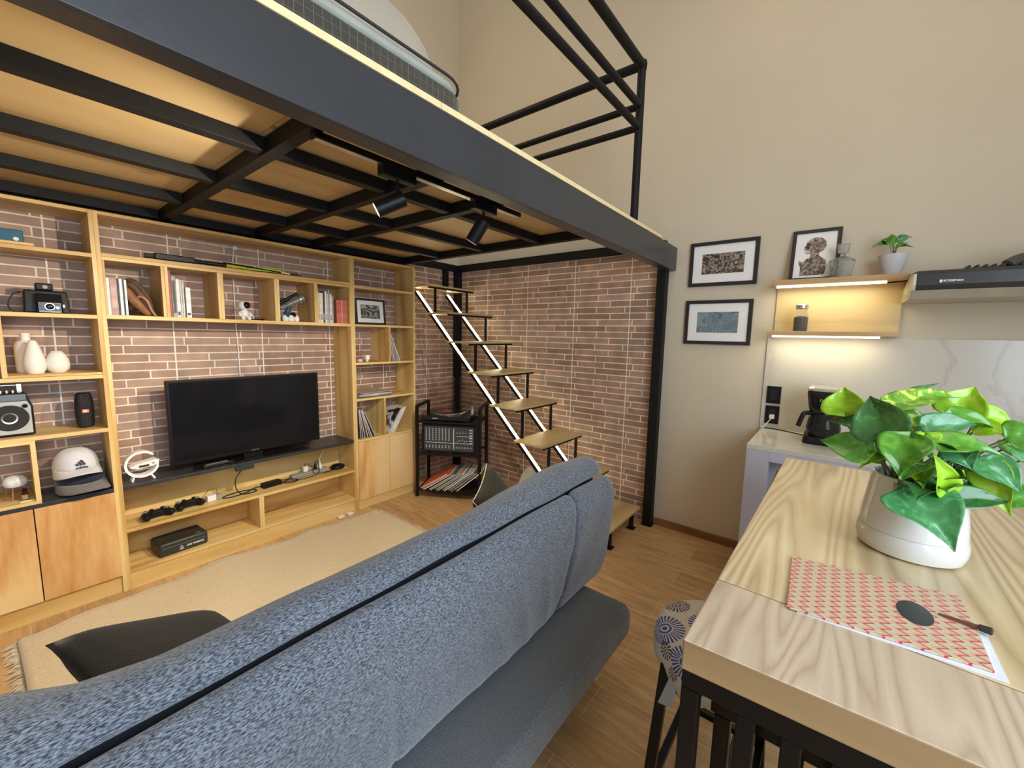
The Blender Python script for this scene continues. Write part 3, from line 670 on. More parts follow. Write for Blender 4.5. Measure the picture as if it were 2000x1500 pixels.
loft_x(rp(-2.765, -1.58, .255, .383, .035), -3.45, -1.655, 30, e=.03, er=.97).build('seat', SP, so, smooth=True)
loft_x(rp(-2.70, -1.66, .215, .26, .01), -3.40, -1.72, 4, e=.01, er=.99).build('seat_frame', M['black'], so)
back = [(-2.535, .392), (-2.565, .42), (-2.59, .50), (-2.605, .62), (-2.612, .74), (-2.607, .82), (-2.596, .856), (-2.572, .880), (-2.553, .882), (-2.538, .862), (-2.50, .82), (-2.44, .79), (-2.42, .70), (-2.41, .55), (-2.42, .43), (-2.46, .392)]
def wr(amp, ph=0):
    def f(x, y, z):
        w_ = amp*(math.sin(x*11+z*14+ph)*.5+math.sin(x*23-z*19+ph*2)*.3)
        return (y-w_ if y < -2.5 else y, z)
    return f
back2 = dense(back, 3)
def wp(x, y, z):
    if y < -2.5:
        # fabric pulled towards the lower corner
        for x0_, s, a in ((-2.30, .55, .011), (-2.18, .5, .010), (-2.42, .5, .008), (-2.05, .35, .007)):
            dx = x-(x0_-(z-.5)*s); y -= a*math.exp(-(dx/.022)**2)*max(0, 1-abs(z-.55)/.2)
        y -= .004*math.sin(x*9+z*6)
        y -= .006*max(0, 1-abs(z-.70)/.05)
        # pressed fold that drops from the crease
        y += .008*math.exp(-((x+2.73-.10*max(0, .86-z))/.012)**2)*(1 if z < .86 else 0)
    return y, z
loft_x(back2, -3.47, -1.945, 190, e=.03, er=.95, f=wp, sh=lambda x, z: .17*(z-.40)*max(0, 1-(-1.945-x)/.5)).build('backrest', SF, so, smooth=True)
loft_x(back2, -1.925, -1.545, 30, e=.03, er=.95, f=wr(.004, 1), sh=lambda x, z: .17*(z-.40)*max(0, 1-(x+1.925)/.36)).build('backrest_wing', SF, so, smooth=True)
roll = [(-2.538, .880), (-2.540, .897), (-2.527, .925), (-2.50, .948), (-2.46, .958), (-2.41, .950), (-2.37, .925), (-2.345, .885), (-2.335, .83), (-2.34, .77), (-2.37, .74), (-2.42, .75), (-2.46, .82), (-2.515, .868)]
def rw(x, y, z):
    ks_ = [(-3.6, 1.4), (-3.4, 1.3), (-3.28, 1.05), (-3.2, .75), (-3.1, .64), (-2.4, .63), (-2.2, .72), (-2.0, .83), (-1.8, .92), (-1.6, .85), (-1.4, .85)]
    for (a, fa), (b_, fb) in zip(ks_, ks_[1:]):
        if a <= x <= b_: k_ = fa+(fb-fa)*(x-a)/(b_-a)
    if z < .83: return y, z
    return -2.535+(y+2.535)*k_, .893+(z-.893)*k_+.002*math.sin(x*17)
loft_x(dense(roll, 2), -3.49, -1.52, 60, e=.05, er=.74, f=rw).build('headrest_roll', SF, so, smooth=True)
for x, y in ((-1.745, -2.63), (-1.745, -1.75), (-3.3, -2.63), (-3.3, -1.75)):
    s = .09 if x > -2 else -.09
    MB().tube([(x+s*1.1*.5, y+(.0 if y < -2 else .02), 0), (x, y, .22)], [.011, .020], 16).build('leg', M['pine_edge'], so, smooth=.6)
MB().box(-3.43, -1.575, -2.515, -2.44, .45, .885).build('inner_frame', DKF, so)
MB().box(-1.951, -1.925, -2.50, -2.45, .384, .44).build('hinge', M['black'], so)

def pillow(name, label, size, th, mt_, mw, seam=None, group=None):
    n = 14; mb = MB(); V = {}
    for s in (1, -1):
        for i in range(n+1):
            for j in range(n+1):
                u, v = -1+2*i/n, -1+2*j/n
                k = ((1-u**4)*(1-v**4))**.45; e = 1-.06*(u*u+v*v)*0
                px_, py_ = u*(1-.07*(1-v*v)*-1*0-.06*(1-abs(v))**1*0), v
                px_ = u*(1-.08*(1-v*v)) if False else u*(.93+.07*v*v); py_ = v*(.93+.07*u*u)
                if k == 0 and s == -1: V[s, i, j] = V[1, i, j]; continue
                V[s, i, j] = mb._v((px_*size/2, py_*size/2, s*th/2*k))
    for s in (1, -1):
        for i in range(n):
            for j in range(n):
                q = [V[s, i, j], V[s, i+1, j], V[s, i+1, j+1], V[s, i, j+1]]
                if s < 0: q = q[::-1]
                mb.bm.faces.new(q)
    t = mb.build(name, mt_, local=True, smooth=True); t.matrix_world = mw
    tag(t, label, 'pillow', group)
    if seam:
        pts = []
        for k in range(57):
            a = k % 56; sd, q = divmod(a, 14); w_ = -1+2*q/14
            u, v = ((w_, -1), (1, w_), (-w_, 1), (-1, -w_))[sd]
            pts.append((u*(.93+.07*v*v)*size/2, v*(.93+.07*u*u)*size/2, 0))
        MB().tube(pts, .0028, 6).build('piping', seam, t, local=True, smooth=True)
    return t
DK = fabric('pillow_dark', (.005, .005, .005), (.012, .011, .010), 200, sheen=.1)
OL = fabric('pillow_olive', (.008, .0075, .005), (.019, .017, .012), 200, sheen=.1)
def pmat(c, rows):
    m_ = Matrix(rows).to_4x4(); m_.translation = Vector(c); return m_
pillow('throw_pillow', 'black throw pillow leaning inside the left end of the sofa', .44, .13, DK, pmat((-2.972, -1.89, .535), ((.186, .903, .387), (-.981, .189, .029), (-.047, -.385, .922))))
pillow('throw_pillow', 'dark olive throw pillow standing on its corner at the right end of the sofa', .42, .12, OL, pmat((-1.61, -2.018, .565), ((-.833, .402, .38), (-.54, -.437, -.72), (-.123, -.804, .581))), mat('seam_light', (.45, .40, .30), .7))
pillow('throw_pillow', 'pale beige patterned pillow peeking over the sofa below the stairs', .30, .12, fabric('pillow_beige', (.12, .115, .09), (.24, .22, .18), 60), Matrix.Translation((-1.34, -2.02, .56)) @ Matrix.Rotation(math.radians(30), 4, 'Z') @ Matrix.Rotation(math.radians(70), 4, 'X'))

# ------------------------------------------------------------------ things on the shelves
def lathe_obj(name, label, cat, prof, c, mt_, seg=32, group=None, sx=1, **k):
    o = MB().lathe(prof, (c[0], c[1], 0), seg, sx=sx).build(name, mt_, loc=c, smooth=.8, **k)
    return tag(o, label, cat, group)
# blue box on the loose board
bb = thing('blue_box', 'blue carton with white print on the top left shelf', 'box', (-3.24, -.18, 1.8885))
MB().box(-3.40, -3.104, -.235, -.10, 1.8885, 1.948).build('carton', mat('carton_blue', (.01, .10, .17), .4), bb, bevel=.004)
text('LEGACY', .03, M['paper'], bb, (-3.235, -.2358, 1.925), (PI/2, 0, 0)); MB().lathe([(.009, -.2365), (.009, -.2355)], (-3.128, 0, 1.905), 14, 'Y').build('round_mark', M['paper'], bb)

# folding camera
fc = thing('instant_camera', 'black folding instant camera with chrome-rimmed lens on the upper left shelf', 'camera', (-3.05, -.18, 1.5605))
MB().hexa([(-3.13, -.235, 1.561), (-2.975, -.235, 1.561), (-2.975, -.12, 1.561), (-3.13, -.12, 1.561)], [(-3.125, -.225, 1.672), (-2.98, -.225, 1.672), (-2.98, -.12, 1.672), (-3.125, -.12, 1.672)]).build('body', M['plastic'], fc, bevel=.006)
MB().hexa([(-3.092, -.262, 1.5615), (-3.0, -.262, 1.5615), (-3.0, -.23, 1.5615), (-3.092, -.23, 1.5615)], [(-3.09, -.25, 1.655), (-3.002, -.25, 1.655), (-3.002, -.226, 1.655), (-3.09, -.226, 1.655)]).build('bellows_housing', M['plastic_g'], fc, bevel=.004)
MB().box(-3.083, -3.008, -.268, -.262, 1.563, 1.612).build('front_plate', M['grey'], fc, bevel=.002)
MB().box(-3.08, -3.011, -.2695, -.268, 1.572, 1.609).build('plate_inlay', M['plastic_g'], fc)
MB().lathe([(.0185, -.272), (.0185, -.262)], (-3.046, 0, 1.592), 28, 'Y').build('lens_ring', M['silver'], fc, bevel=.001)
MB().lathe([(.001, -.2755), (.008, -.275), (.0145, -.2725), (.0145, -.27)], (-3.046, 0, 1.592), 24, 'Y').build('lens', M['plastic_g'], fc, smooth=True)
MB().lathe([(.006, -.272), (.006, -.268)], (-3.020, 0, 1.588), 14, 'Y').build('light_cell', M['silver'], fc)
MB().box(-3.004, -2.992, -.238, -.232, 1.590, 1.606).build('shutter_tab', M['paper'], fc, bevel=.001)
MB().box(-3.085, -3.025, -.215, -.15, 1.673, 1.708).build('viewfinder', M['plastic'], fc, bevel=.006)
MB().lathe([(.009, -.218), (.009, -.214)], (-3.052, 0, 1.690), 14, 'Y').build('viewfinder_window', M['grey'], fc)
MB().tube(smoothpts([(-3.13, -.18, 1.66), (-3.155, -.19, 1.65), (-3.175, -.2, 1.60), (-3.165, -.21, 1.567), (-3.13, -.22, 1.565)]), .0035, 6).build('strap', M['ink'], fc)

# vases
def vase(label, c, prof, mt_=None):
    return lathe_obj('vase', label, 'vase', [(r, z+c[2]) for r, z in prof], c, mt_ or M['ceramic'], group='white vases on the left bookcase')
vase('tall square-shouldered white vase with a short neck behind the two round ones', (-3.132, -.105, 1.2585), [(.038, 0), (.042, .01), (.042, .135), (.036, .155), (.018, .165), (.017, .20), (.015, .20), (.013, .16)])
vase('teardrop white vase in front of the square-shouldered one', (-3.113, -.185, 1.2585), [(.028, 0), (.037, .02), (.040, .045), (.036, .08), (.027, .12), (.017, .153), (.011, .165), (.008, .164), (.004, .15)])
vase('squat round white vase at the right of the taller two', (-3.035, -.165, 1.2585), [(.026, 0), (.042, .018), (.046, .04), (.043, .065), (.032, .092), (.020, .110), (.016, .111), (.013, .10)])

# radio
rd = thing('radio', 'silver portable radio with a round black speaker at the left edge', 'radio', (-3.25, -.17, .9545))
GR = mat('radio_silver', (.42, .43, .42), .35)
MB().prism([(-3.42, .958), (-3.136, .958), (-3.136, 1.10), (-3.152, 1.155), (-3.165, 1.168), (-3.42, 1.168)], 'Y', -.225, -.12).build('case', M['plastic'], rd, bevel=.006)
MB().prism([(-3.415, .968), (-3.144, .968), (-3.144, 1.10), (-3.154, 1.128), (-3.415, 1.128)], 'Y', -.229, -.2255).build('front_panel', GR, rd, bevel=.001)
MB().box(-3.41, -3.156, -.2275, -.2255, 1.131, 1.162).build('dial_panel', mat('dial', (.12, .14, .16), .25), rd)
MB().lathe([(.060, -.232), (.063, -.229)], (-3.214, 0, 1.048), 40, 'Y').build('speaker_grille', mat('grille', (.03, .03, .032), .6, bump=.6, bs=400), rd)
mb = MB(); rs = []
for k in range(33):
    a = 2*PI*k/32; rs.append([(-3.214+r*math.cos(a), y, 1.048+r*math.sin(a)) for r, y in ((.021, -.233), (.027, -.234), (.027, -.2325), (.021, -.2325))])
mb.rings(rs, False, False).build('speaker_ring', M['silver'], rd)
MB().lathe([(.009, -.240), (.010, -.229)], (-3.162, 0, 1.104), 18, 'Y').build('knob', M['plastic_g'], rd, bevel=.001)
mb = MB()
for i in range(5): mb.lathe([(.006, 1.168), (.006, 1.180)], (-3.27+i*.019, -.19, 0), 10)
mb.build('buttons', M['silver'], rd)
MB().tube([(-3.40, -.14, 1.20), (-3.17, -.14, 1.20)], .006, 10).box(-3.18, -3.165, -.15, -.13, 1.165, 1.206).build('carry_handle', M['silver'], rd)

# portable speaker
jb = thing('bluetooth_speaker', 'black barrel-shaped portable speaker with an orange badge on the left bookcase', 'speaker', (-2.955, -.165, .9545))
MB().lathe([(.026, .955), (.031, .959), (.036, .985), (.038, 1.04), (.036, 1.10), (.031, 1.135), (.027, 1.140)], (-2.955, -.165, 0), 32).build('body', mat('speaker_mesh', (.012, .013, .014), .45, bump=.5, bs=500), jb, smooth=.7)
for z in (.956, 1.1385): MB().lathe([(.029, z), (.026, z+.005), (.012, z+.003)], (-2.955, -.165, 0), 28).build('end_ring', M['plastic_g'], jb, smooth=.7)
MB().box(-2.968, -2.942, -.2055, -.202, 1.038, 1.056).build('badge', mat('badge_orange', (.75, .20, .08), .5), jb, bevel=.001)
text('JBL', .013, M['paper'], jb, (-2.955, -.2065, 1.047), (PI/2, 0, 0), bold=.0003)

# caps
def cap(c, rz, mt_c, mt_b, label, bill_mt=None, drop=0, w=.0, bl=.072):
    t = thing('baseball_hat', label, 'cap', c, rz, 'caps on the black worktop')
    mb = MB(); rs = []
    for i in range(10):
        a = i/9*PI/2; r = math.cos(a)**.75; z = math.sin(a)**.9*.112
        rs.append([((.083+w)*max(r, .01)*math.cos(q)*(1.0), (.098+w)*max(r, .01)*math.sin(q)+.01, .018+z+drop) for q in [2*PI*k/32 for k in range(32)]])
    mb.rings(rs, True, True).build('crown', mt_c, t, smooth=True, local=True)
    mb = MB(); rows = []
    for i in range(9):
        v = i/8; row = []
        for k in range(17):
            q = -PI+PI*k/16; u = math.cos(q); s = math.sin(q)
            hw = .083+w+.004*v
            x = hw*u; ya = (.098+w)*s*1.0+.01; yb = ya-bl*abs(s)**.6
            y = ya+(yb-ya)*v
            z = .024+drop-.036*(abs(u)**2.2)*v*1.0-.010*v+.004
            row.append((x, y, z))
        rows.append(row)
    V = [[mb._v(p) for p in r] for r in rows]
    for a, b in zip(V, V[1:]):
        for k in range(16): mb.bm.faces.new([a[k], a[k+1], b[k+1], b[k]])
    o = mb.build('bill', bill_mt or mt_b, t, smooth=True, local=True); md = o.modifiers.new('solid', 'SOLIDIFY'); md.thickness = .005
    return t
CW_ = fabric('cap_white', (.60, .60, .66), (.70, .70, .75), 300, bump=.2); CN = fabric('cap_navy', (.012, .013, .03), (.03, .03, .05), 300); CG = fabric('cap_grey', (.13, .12, .12), (.19, .18, .18), 300)
c1 = cap((-2.995, -.15, .622), math.radians(8), CN, CG, 'navy cap with a grey bill lying under the white cap', w=.014, drop=.012, bl=.115)
c2 = cap((-3.005, -.15, .700), math.radians(8), CW_, CW_, 'white cap with three black stripes stacked on the navy cap', w=.006, drop=.012, bl=.060)
m4 = Matrix.Translation((-3.005, -.15, .700)) @ Matrix.Rotation(math.radians(8), 4, 'Z')
bx = MB()
for i, (h, x) in enumerate(((.010, -.014), (.019, -.001), (.028, .012))):
    bx.hexa([(x-.005, -.0945, .064), (x+.005, -.0945, .064), (x+.005, -.090, .064), (x-.005, -.090, .064)], [(x-.005-h*.45, -.0945+h*.10, .064+h), (x+.004-h*.45, -.0945+h*.10, .064+h), (x+.004-h*.45, -.085, .064+h), (x-.005-h*.45, -.085, .064+h)])
bx.build('stripe_logo', M['ink'], c2, local=True)
lg = text('adidas', .019, M['ink'], c2, (0, 0, 0), (PI/2, 0, 0), bold=.0005); lg.location = (0, -.0965, .053)

# small aroma lamp and bottle
al = thing('aroma_diffuser', 'white dome diffuser on copper legs in the small cubby at the left', 'diffuser', (-3.222, -.16, .6285))
MB().lathe([(.012, .692), (.034, .694), (.042, .708), (.041, .724), (.030, .742), (.014, .749), (.004, .749)], (-3.222, -.16, 0), 32).build('bowl', M['white'], al, smooth=.9)
for a in (.5, 2.6, 4.4): MB().tube([(-3.222+.028*math.cos(a), -.16+.028*math.sin(a), .70), (-3.222+.045*math.cos(a), -.16+.045*math.sin(a), .6288)], .0022, 6).build('leg', mat('copper', (.50, .26, .18), .35, metal=.4), al)
ob = thing('oil_bottle', 'small amber oil bottle with a black cap in front of the diffuser', 'bottle', (-3.196, -.222, .6285))
MB().lathe([(.0125, .629), (.0125, .664), (.006, .672)], (-3.196, -.222, 0), 18).build('body', mat('amber', (.06, .018, .008), .15), ob, smooth=.6)
MB().lathe([(.008, .672), (.008, .69)], (-3.196, -.222, 0), 14).build('cap', M['plastic'], ob)
MB().lathe([(.0128, .636), (.0128, .658)], (-3.196, -.222, 0), 18).build('label', mat('label_tan', (.42, .30, .22), .7), ob)
tag(MB().box(-3.215, -3.165, -.262, -.238, .6286, .633).build('wooden_stick', M['pine_edge'], loc=(-3.19, -.25, .6286)), 'flat pale wooden stick in front of the oil bottle', 'stick')

# books
def book(x0, x1, z0, h, mt_, label, group, y0=-.262, dep=.16, lean=0, band=None):
    c = Vector(((x0+x1)/2, y0+dep/2, z0)); t = thing('book', label, 'book', c, 0, group); t.rotation_euler = (0, lean, 0)
    W = (x1-x0)/2
    mb = MB().box(-W, W, -dep/2, -dep/2+.002, 0, h).box(-W, -W+.0015, -dep/2+.002, dep/2, 0, h).box(W-.0015, W, -dep/2+.002, dep/2, 0, h)
    mb.build('cover', mt_, t, local=True)
    MB().box(-W+.0016, W-.0016, -dep/2+.0022, dep/2-.003, .002, h-.003).build('pages', M['paper'], t, local=True)
    if band: MB().box(-W*.7, W*.7, -dep/2-.0004, -dep/2, h*band[0], h*band[1]).build('spine_print', band[2], t, local=True)
    return t
BK = {}
def bm(n, c):
    if n not in BK: BK[n] = mat('cover_'+n, c, .5, var=.15, vs=25)
    return BK[n]
z0 = 1.5645; g1 = 'books beside the leather glove'
pk = bm('faded_pink', (.42, .26, .24)); navy = bm('navy', (.03, .035, .07)); wh = bm('white', (.74, .76, .80)); rd_ = bm('brick_red', (.34, .07, .05)); cr = bm('cream', (.66, .62, .48)); gy = bm('grey', (.36, .36, .36)); dk = bm('dark', (.05, .05, .05)); co_ = bm('coral', (.56, .15, .10)); li = bm('lilac', (.52, .48, .54))
book(-2.837, -2.825, z0, .195, wh, 'thin white book against the left panel next to the pink one', g1)
book(-2.824, -2.795, z0, .195, pk, 'thick faded pink book in the first cubby', g1, band=(.2, .8, bm('pink_print', (.55, .36, .34))))
book(-2.793, -2.787, z0, .195, navy, 'thin navy book right of the pink book', g1)
book(-2.786, -2.774, z0, .194, wh, 'white book between the two navy books', g1)
book(-2.773, -2.767, z0, .192, navy, 'second thin navy book nearer the glove', g1)
book(-2.766, -2.757, z0, .19, wh, 'white book touching the glove', g1)
g2 = 'books in the second cubby'
book(-2.575, -2.563, z0, .265, rd_, 'tall brick red book in the second cubby', g2)
book(-2.561, -2.543, z0, .235, gy, 'grey book beside the tall red one', g2, band=(.1, .9, dk))
book(-2.541, -2.525, z0, .222, wh, 'white book in the middle of the second cubby', g2, band=(.05, .15, dk))
book(-2.523, -2.514, z0, .215, li, 'slim lilac book in the second cubby', g2)
book(-2.512, -2.505, z0, .20, cr, 'slim cream book in the second cubby', g2)
book(-2.497, -2.474, z0, .178, wh, 'short thick white book at the right of the second cubby', g2, band=(.08, .16, dk))
g3 = 'books in the last cubby of the middle bookcase'
xs = -1.705
for w_, h, mt_, lab in ((.016, .225, cr, 'tall cream book at the left of the last cubby'), (.026, .222, bm('ivory', (.72, .70, .56)), 'thick ivory book in the last cubby'), (.012, .235, dk, 'slim dark book in the last cubby'),
    (.012, .235, wh, 'slim white book beside the dark one in the last cubby'), (.014, .222, li, 'lilac book in the last cubby'), (.010, .225, gy, 'grey book in the last cubby'), (.013, .218, wh, 'white book next to the sage spine in the last cubby'), (.012, .205, bm('sage', (.32, .36, .30)), 'sage green book left of the coral row')):
    book(xs, xs+w_, z0, h, mt_, lab, g3, band=(.1, .3, gy)); xs += w_+.0015
xs = -1.555
for i in range(5): book(xs, xs+.0165, z0, .18, co_ if i != 2 else bm('pale_coral', (.60, .24, .18)), ['leftmost small coral book of the red row', 'second small coral book of the red row', 'paler coral book in the middle of the red row', 'fourth small coral book of the red row', 'small coral book against the right panel'][i], 'small coral books'); xs += .0178

# baseball glove
gl = thing('baseball_glove', 'worn brown leather baseball glove leaning in the first cubby', 'glove', (-2.70, -.17, 1.565))
LE = mat('leather', (.095, .05, .028), .55, var=.35, vs=18, bump=.5, bs=70); LE2 = mat('leather_tan', (.26, .12, .05), .55, var=.3, vs=20, bump=.4, bs=80)
fing = [[(-2.655, -.22, 1.572), (-2.675, -.23, 1.64), (-2.715, -.24, 1.71), (-2.748, -.24, 1.738), (-2.765, -.23, 1.71)],
        [(-2.645, -.19, 1.575), (-2.655, -.20, 1.64), (-2.69, -.21, 1.715), (-2.73, -.21, 1.755), (-2.755, -.21, 1.735)],
        [(-2.635, -.16, 1.58), (-2.645, -.17, 1.64), (-2.675, -.17, 1.70), (-2.71, -.17, 1.748), (-2.74, -.18, 1.74)]]
for f in fing: MB().tube(smoothpts(f, 5), [.014+.006*math.sin(PI*i/20) for i in range(21)], 10).build('finger', LE, gl, smooth=True)
MB().tube(smoothpts([(-2.665, -.235, 1.570), (-2.70, -.245, 1.61), (-2.735, -.245, 1.66), (-2.752, -.235, 1.70), (-2.755, -.22, 1.72)], 5), [.012+.012*math.sin(PI*i/20) for i in range(21)], 10).build('thumb', LE2, gl, smooth=True)
MB().tube(smoothpts([(-2.64, -.245, 1.568), (-2.658, -.25, 1.60), (-2.675, -.255, 1.65), (-2.70, -.25, 1.672), (-2.715, -.24, 1.66)], 5), .0075, 8).build('heel_edge', mat('leather_rose', (.36, .18, .12), .5), gl, smooth=True)
mb = MB(); mb.x = Matrix.Translation((-2.70, -.18, 1.645)) @ Matrix.Rotation(.75, 4, 'Y'); mb.lathe([(.012, -.072), (.045, -.05), (.055, 0), (.045, .05), (.012, .075)], (0, 0, 0), 20, sx=.62); mb.build('palm', LE, gl, smooth=True)
for k in range(4): MB().tube([(-2.665-.018*k, -.232-.004*k, 1.63+.03*k), (-2.650-.018*k, -.20, 1.64+.03*k)], .0018, 5).build('lacing', LE2, gl)

# astronaut projector
an = thing('astronaut_projector', 'white astronaut figure with a dark visor in the third cubby', 'figure', (-2.165, -.18, 1.5645))
MB().lathe([(.012, 1.632), (.030, 1.638), (.037, 1.655), (.034, 1.675), (.022, 1.688), (.004, 1.691)], (-2.165, -.18, 0), 28).build('helmet', M['white'], an, smooth=True)
mb = MB(); mb.x = Matrix.Translation((-2.158, -.205, 1.662)); mb.lathe([(.001, -.018), (.014, -.015), (.022, -.006), (.024, .004)], (0, 0, 0), 22, 'Y'); mb.build('visor', M['plastic_g'], an, smooth=True)
MB().lathe([(.018, 1.585), (.025, 1.60), (.024, 1.62), (.015, 1.634)], (-2.165, -.18, 0), 22).build('torso', M['white'], an, smooth=True)
for s in (-1, 1):
    MB().tube([(-2.165+s*.022, -.18, 1.62), (-2.165+s*.034, -.195, 1.605), (-2.165+s*.03, -.21, 1.59)], .009, 10).build('arm', M['white'], an, smooth=True)
    MB().tube([(-2.165+s*.012, -.18, 1.60), (-2.165+s*.016, -.20, 1.582), (-2.165+s*.018, -.215, 1.575)], .011, 10).lathe([(.011, 1.565), (.012, 1.58)], (-2.165+s*.018, -.215, 0), 10).build('leg', M['white'], an, smooth=True)
tag(MB().tube(smoothpts([(-2.13, -.2, 1.568), (-2.10, -.21, 1.569), (-2.075, -.2, 1.57), (-2.05, -.19, 1.571)]), [.003]*13+[.006]*6, 8).build('charging_cable', M['plastic'], loc=(-2.09, -.2, 1.565), smooth=True), 'short cable lying right of the astronaut figure', 'cable')

# toy telescope figure
tp = thing('toy_telescope', 'toy astronaut with a black and silver telescope in the fourth cubby', 'toy', (-1.87, -.19, 1.5645))
P0, P1 = Vector((-1.945, -.20, 1.655)), Vector((-1.80, -.225, 1.735))
t_ = (P1-P0).normalized()
MB().tube([P0, P0+t_*.05, P0+t_*.051, P1-t_*.012, P1-t_*.011, P1+t_*.012], [.016, .018, .023, .025, .029, .030], 20).build('tube_body', mat('tube_grey', (.16, .16, .17), .3), tp, smooth=.6)
MB().tube([P1-t_*.02, P1-t_*.012], .0305, 20).build('front_ring', M['silver'], tp, smooth=.6)
MB().tube([P1+t_*.012, P1+t_*.016], .028, 20).build('front_lens', M['plastic_g'], tp)
MB().tube([P0+Vector((-.01, 0, .03)), P1+Vector((-.03, 0, .035))], .011, 12).build('finder_scope', M['plastic'], tp, smooth=.6)
MB().tube([(-1.905, -.2, 1.60), (-1.89, -.205, 1.65), (-1.875, -.21, 1.68)], [.022, .018, .010], 12).build('torso', mat('suit_blue', (.02, .08, .16), .4), tp, smooth=True)
MB().lathe([(.018, 1.60), (.022, 1.615), (.010, 1.632)], (-1.855, -.2, 0), 14).build('mount', M['plastic'], tp, smooth=.7)
for x, s in ((-1.915, .02), (-1.875, .024), (-1.835, .02)):
    MB().lathe([(s*.8, 1.5655), (s, 1.575), (s, 1.595), (s*.5, 1.612)], (x, -.205, 0), 14).build('foot', M['white'], tp, smooth=.8)

# framed picture leaning in the right bookcase
def framed(name, label, c, w_, h, mwx, art, fw=.022, mw_=.05, depth=.018, group=None, frame_mt=None):
    t = thing(name, label, 'picture frame', c, 0, group); t.matrix_world = mwx
    fm = frame_mt or mat('frame_black', (.02, .018, .018), .4)
    for nm, a in (('frame', (-w_/2, w_/2, 0, depth, h-fw, h)), ('frame', (-w_/2, w_/2, 0, depth, 0, fw)), ('frame', (-w_/2, -w_/2+fw, 0, depth, fw, h-fw)), ('frame', (w_/2-fw, w_/2, 0, depth, fw, h-fw))): pass
    MB().box(-w_/2, w_/2, 0, depth, h-fw, h).box(-w_/2, w_/2, 0, depth, 0, fw).box(-w_/2, -w_/2+fw, 0, depth, fw, h-fw).box(w_/2-fw, w_/2, 0, depth, fw, h-fw).build('frame', fm, t, local=True, bevel=.001)
    MB().box(-w_/2+fw, w_/2-fw, .008, depth-.001, fw, h-fw).build('mat_board', M['paper'], t, local=True)
    if art: MB().box(-w_/2+fw+mw_, w_/2-fw-mw_, .0065, .0079, fw+mw_, h-fw-mw_).build('print', art, t, local=True)
    return t
def art_mat(name, stops, scale, dist=2, detail=8, scl=(1, 1, 1)):
    mt = bpy.data.materials.new(name); mt.use_nodes = True; N, L = nodes(mt); b = N['Principled BSDF']; b.inputs['Roughness'].default_value = .35
    tc = N.new('ShaderNodeTexCoord'); mp = N.new('ShaderNodeMapping'); mp.inputs['Scale'].default_value = scl; L.new(tc.outputs['Object'], mp.inputs['Vector'])
    nz = N.new('ShaderNodeTexNoise'); nz.inputs['Scale'].default_value = scale; nz.inputs['Detail'].default_value = detail; nz.inputs['Distortion'].default_value = dist
    L.new(mp.outputs[0], nz.inputs['Vector']); r = ramp(N, stops); L.new(nz.outputs['Fac'], r.inputs['Fac']); L.new(r.outputs['Color'], b.inputs['Base Color'])
    return mt
A0 = art_mat('print_rocks', [(.38, (.02, .02, .02)), (.5, (.12, .12, .12)), (.60, (.45, .45, .45))], 9, 3, 5, (1, 1, 2))
framed('picture_frame', 'black frame with a dark landscape print standing in the right bookcase', (0, 0, 0), .275, .215, Matrix.Translation((-1.225, -.225, 1.566)) @ Matrix.Rotation(math.radians(-3), 4, 'Z') @ Matrix.Rotation(math.radians(-6), 4, 'X'), A0, fw=.016, mw_=.034)

# twig and white cube
tw = thing('twig_decoration', 'small red twig arrangement with a white cube in the right bookcase', 'decoration', (-1.30, -.18, 1.2505))
MB().cbox((-1.262, -.20, 1.288), (.034, .034, .038)).build('white_cube', mat('cube_white', (.95, .93, .85), .5), tw, bevel=.003)  # plain warm white cube, not emissive
for i in range(7):
    a = i*.9; MB().tube(smoothpts([(-1.315, -.18, 1.252), (-1.315+.015*math.cos(a), -.18+.01*math.sin(a), 1.30), (-1.31+.035*math.cos(a), -.18+.03*math.sin(a), 1.34+.012*i)], 4), .0014, 5).build('twig', mat('twig_red', (.30, .09, .06), .6) if i == 0 else bpy.data.materials['twig_red'], tw)
MB().lathe([(.02, 1.2508), (.026, 1.26), (.014, 1.275)], (-1.315, -.18, 0), 14).lathe([(.012, 1.2508), (.012, 1.269)], (-1.262, -.2, 0), 12).build('base', M['ceramic'], tw, smooth=.7)

# magazines leaning right, in the small cubby
for i, (xa, xb, mt_, lb) in enumerate(((-1.066, -.972, wh, 'white magazine leaning from the divider in the right bookcase'), (-1.073, -1.035, gy, 'grey magazine almost upright beside the divider'), (-1.076, -1.055, rd_, 'red magazine flat against the divider'))):
    v = Vector((xa-xb, 0, .235)); n_ = MB(); q = [(xb, -.262, 1.2508), (xb, -.06, 1.2508), (xb+v.x, -.06, 1.2508+v.z), (xb+v.x, -.262, 1.2508+v.z)]
    t = thing('magazine', lb, 'magazine', (xb, -.16, 1.2508), 0, 'magazines in the right bookcase')
    n_.hexa(q, [(p[0]+.005, p[1], p[2]) for p in q]).build('cover', mt_, t)
    MB().hexa([(p[0]+.001, q[0][1]-.0004, p[2]+e) for p, e in ((q[0], .002), (q[3], -.002))]+[(q[3][0]+.004, q[0][1]-.0004, q[3][2]-.002), (q[0][0]+.004, q[0][1]-.0004, q[0][2]+.002)],
              [(p[0]+.001, q[0][1]+.0004, p[2]+e) for p, e in ((q[0], .002), (q[3], -.002))]+[(q[3][0]+.004, q[0][1]+.0004, q[3][2]-.002), (q[0][0]+.004, q[0][1]+.0004, q[0][2]+.002)]).build('pages', M['paper'], t)
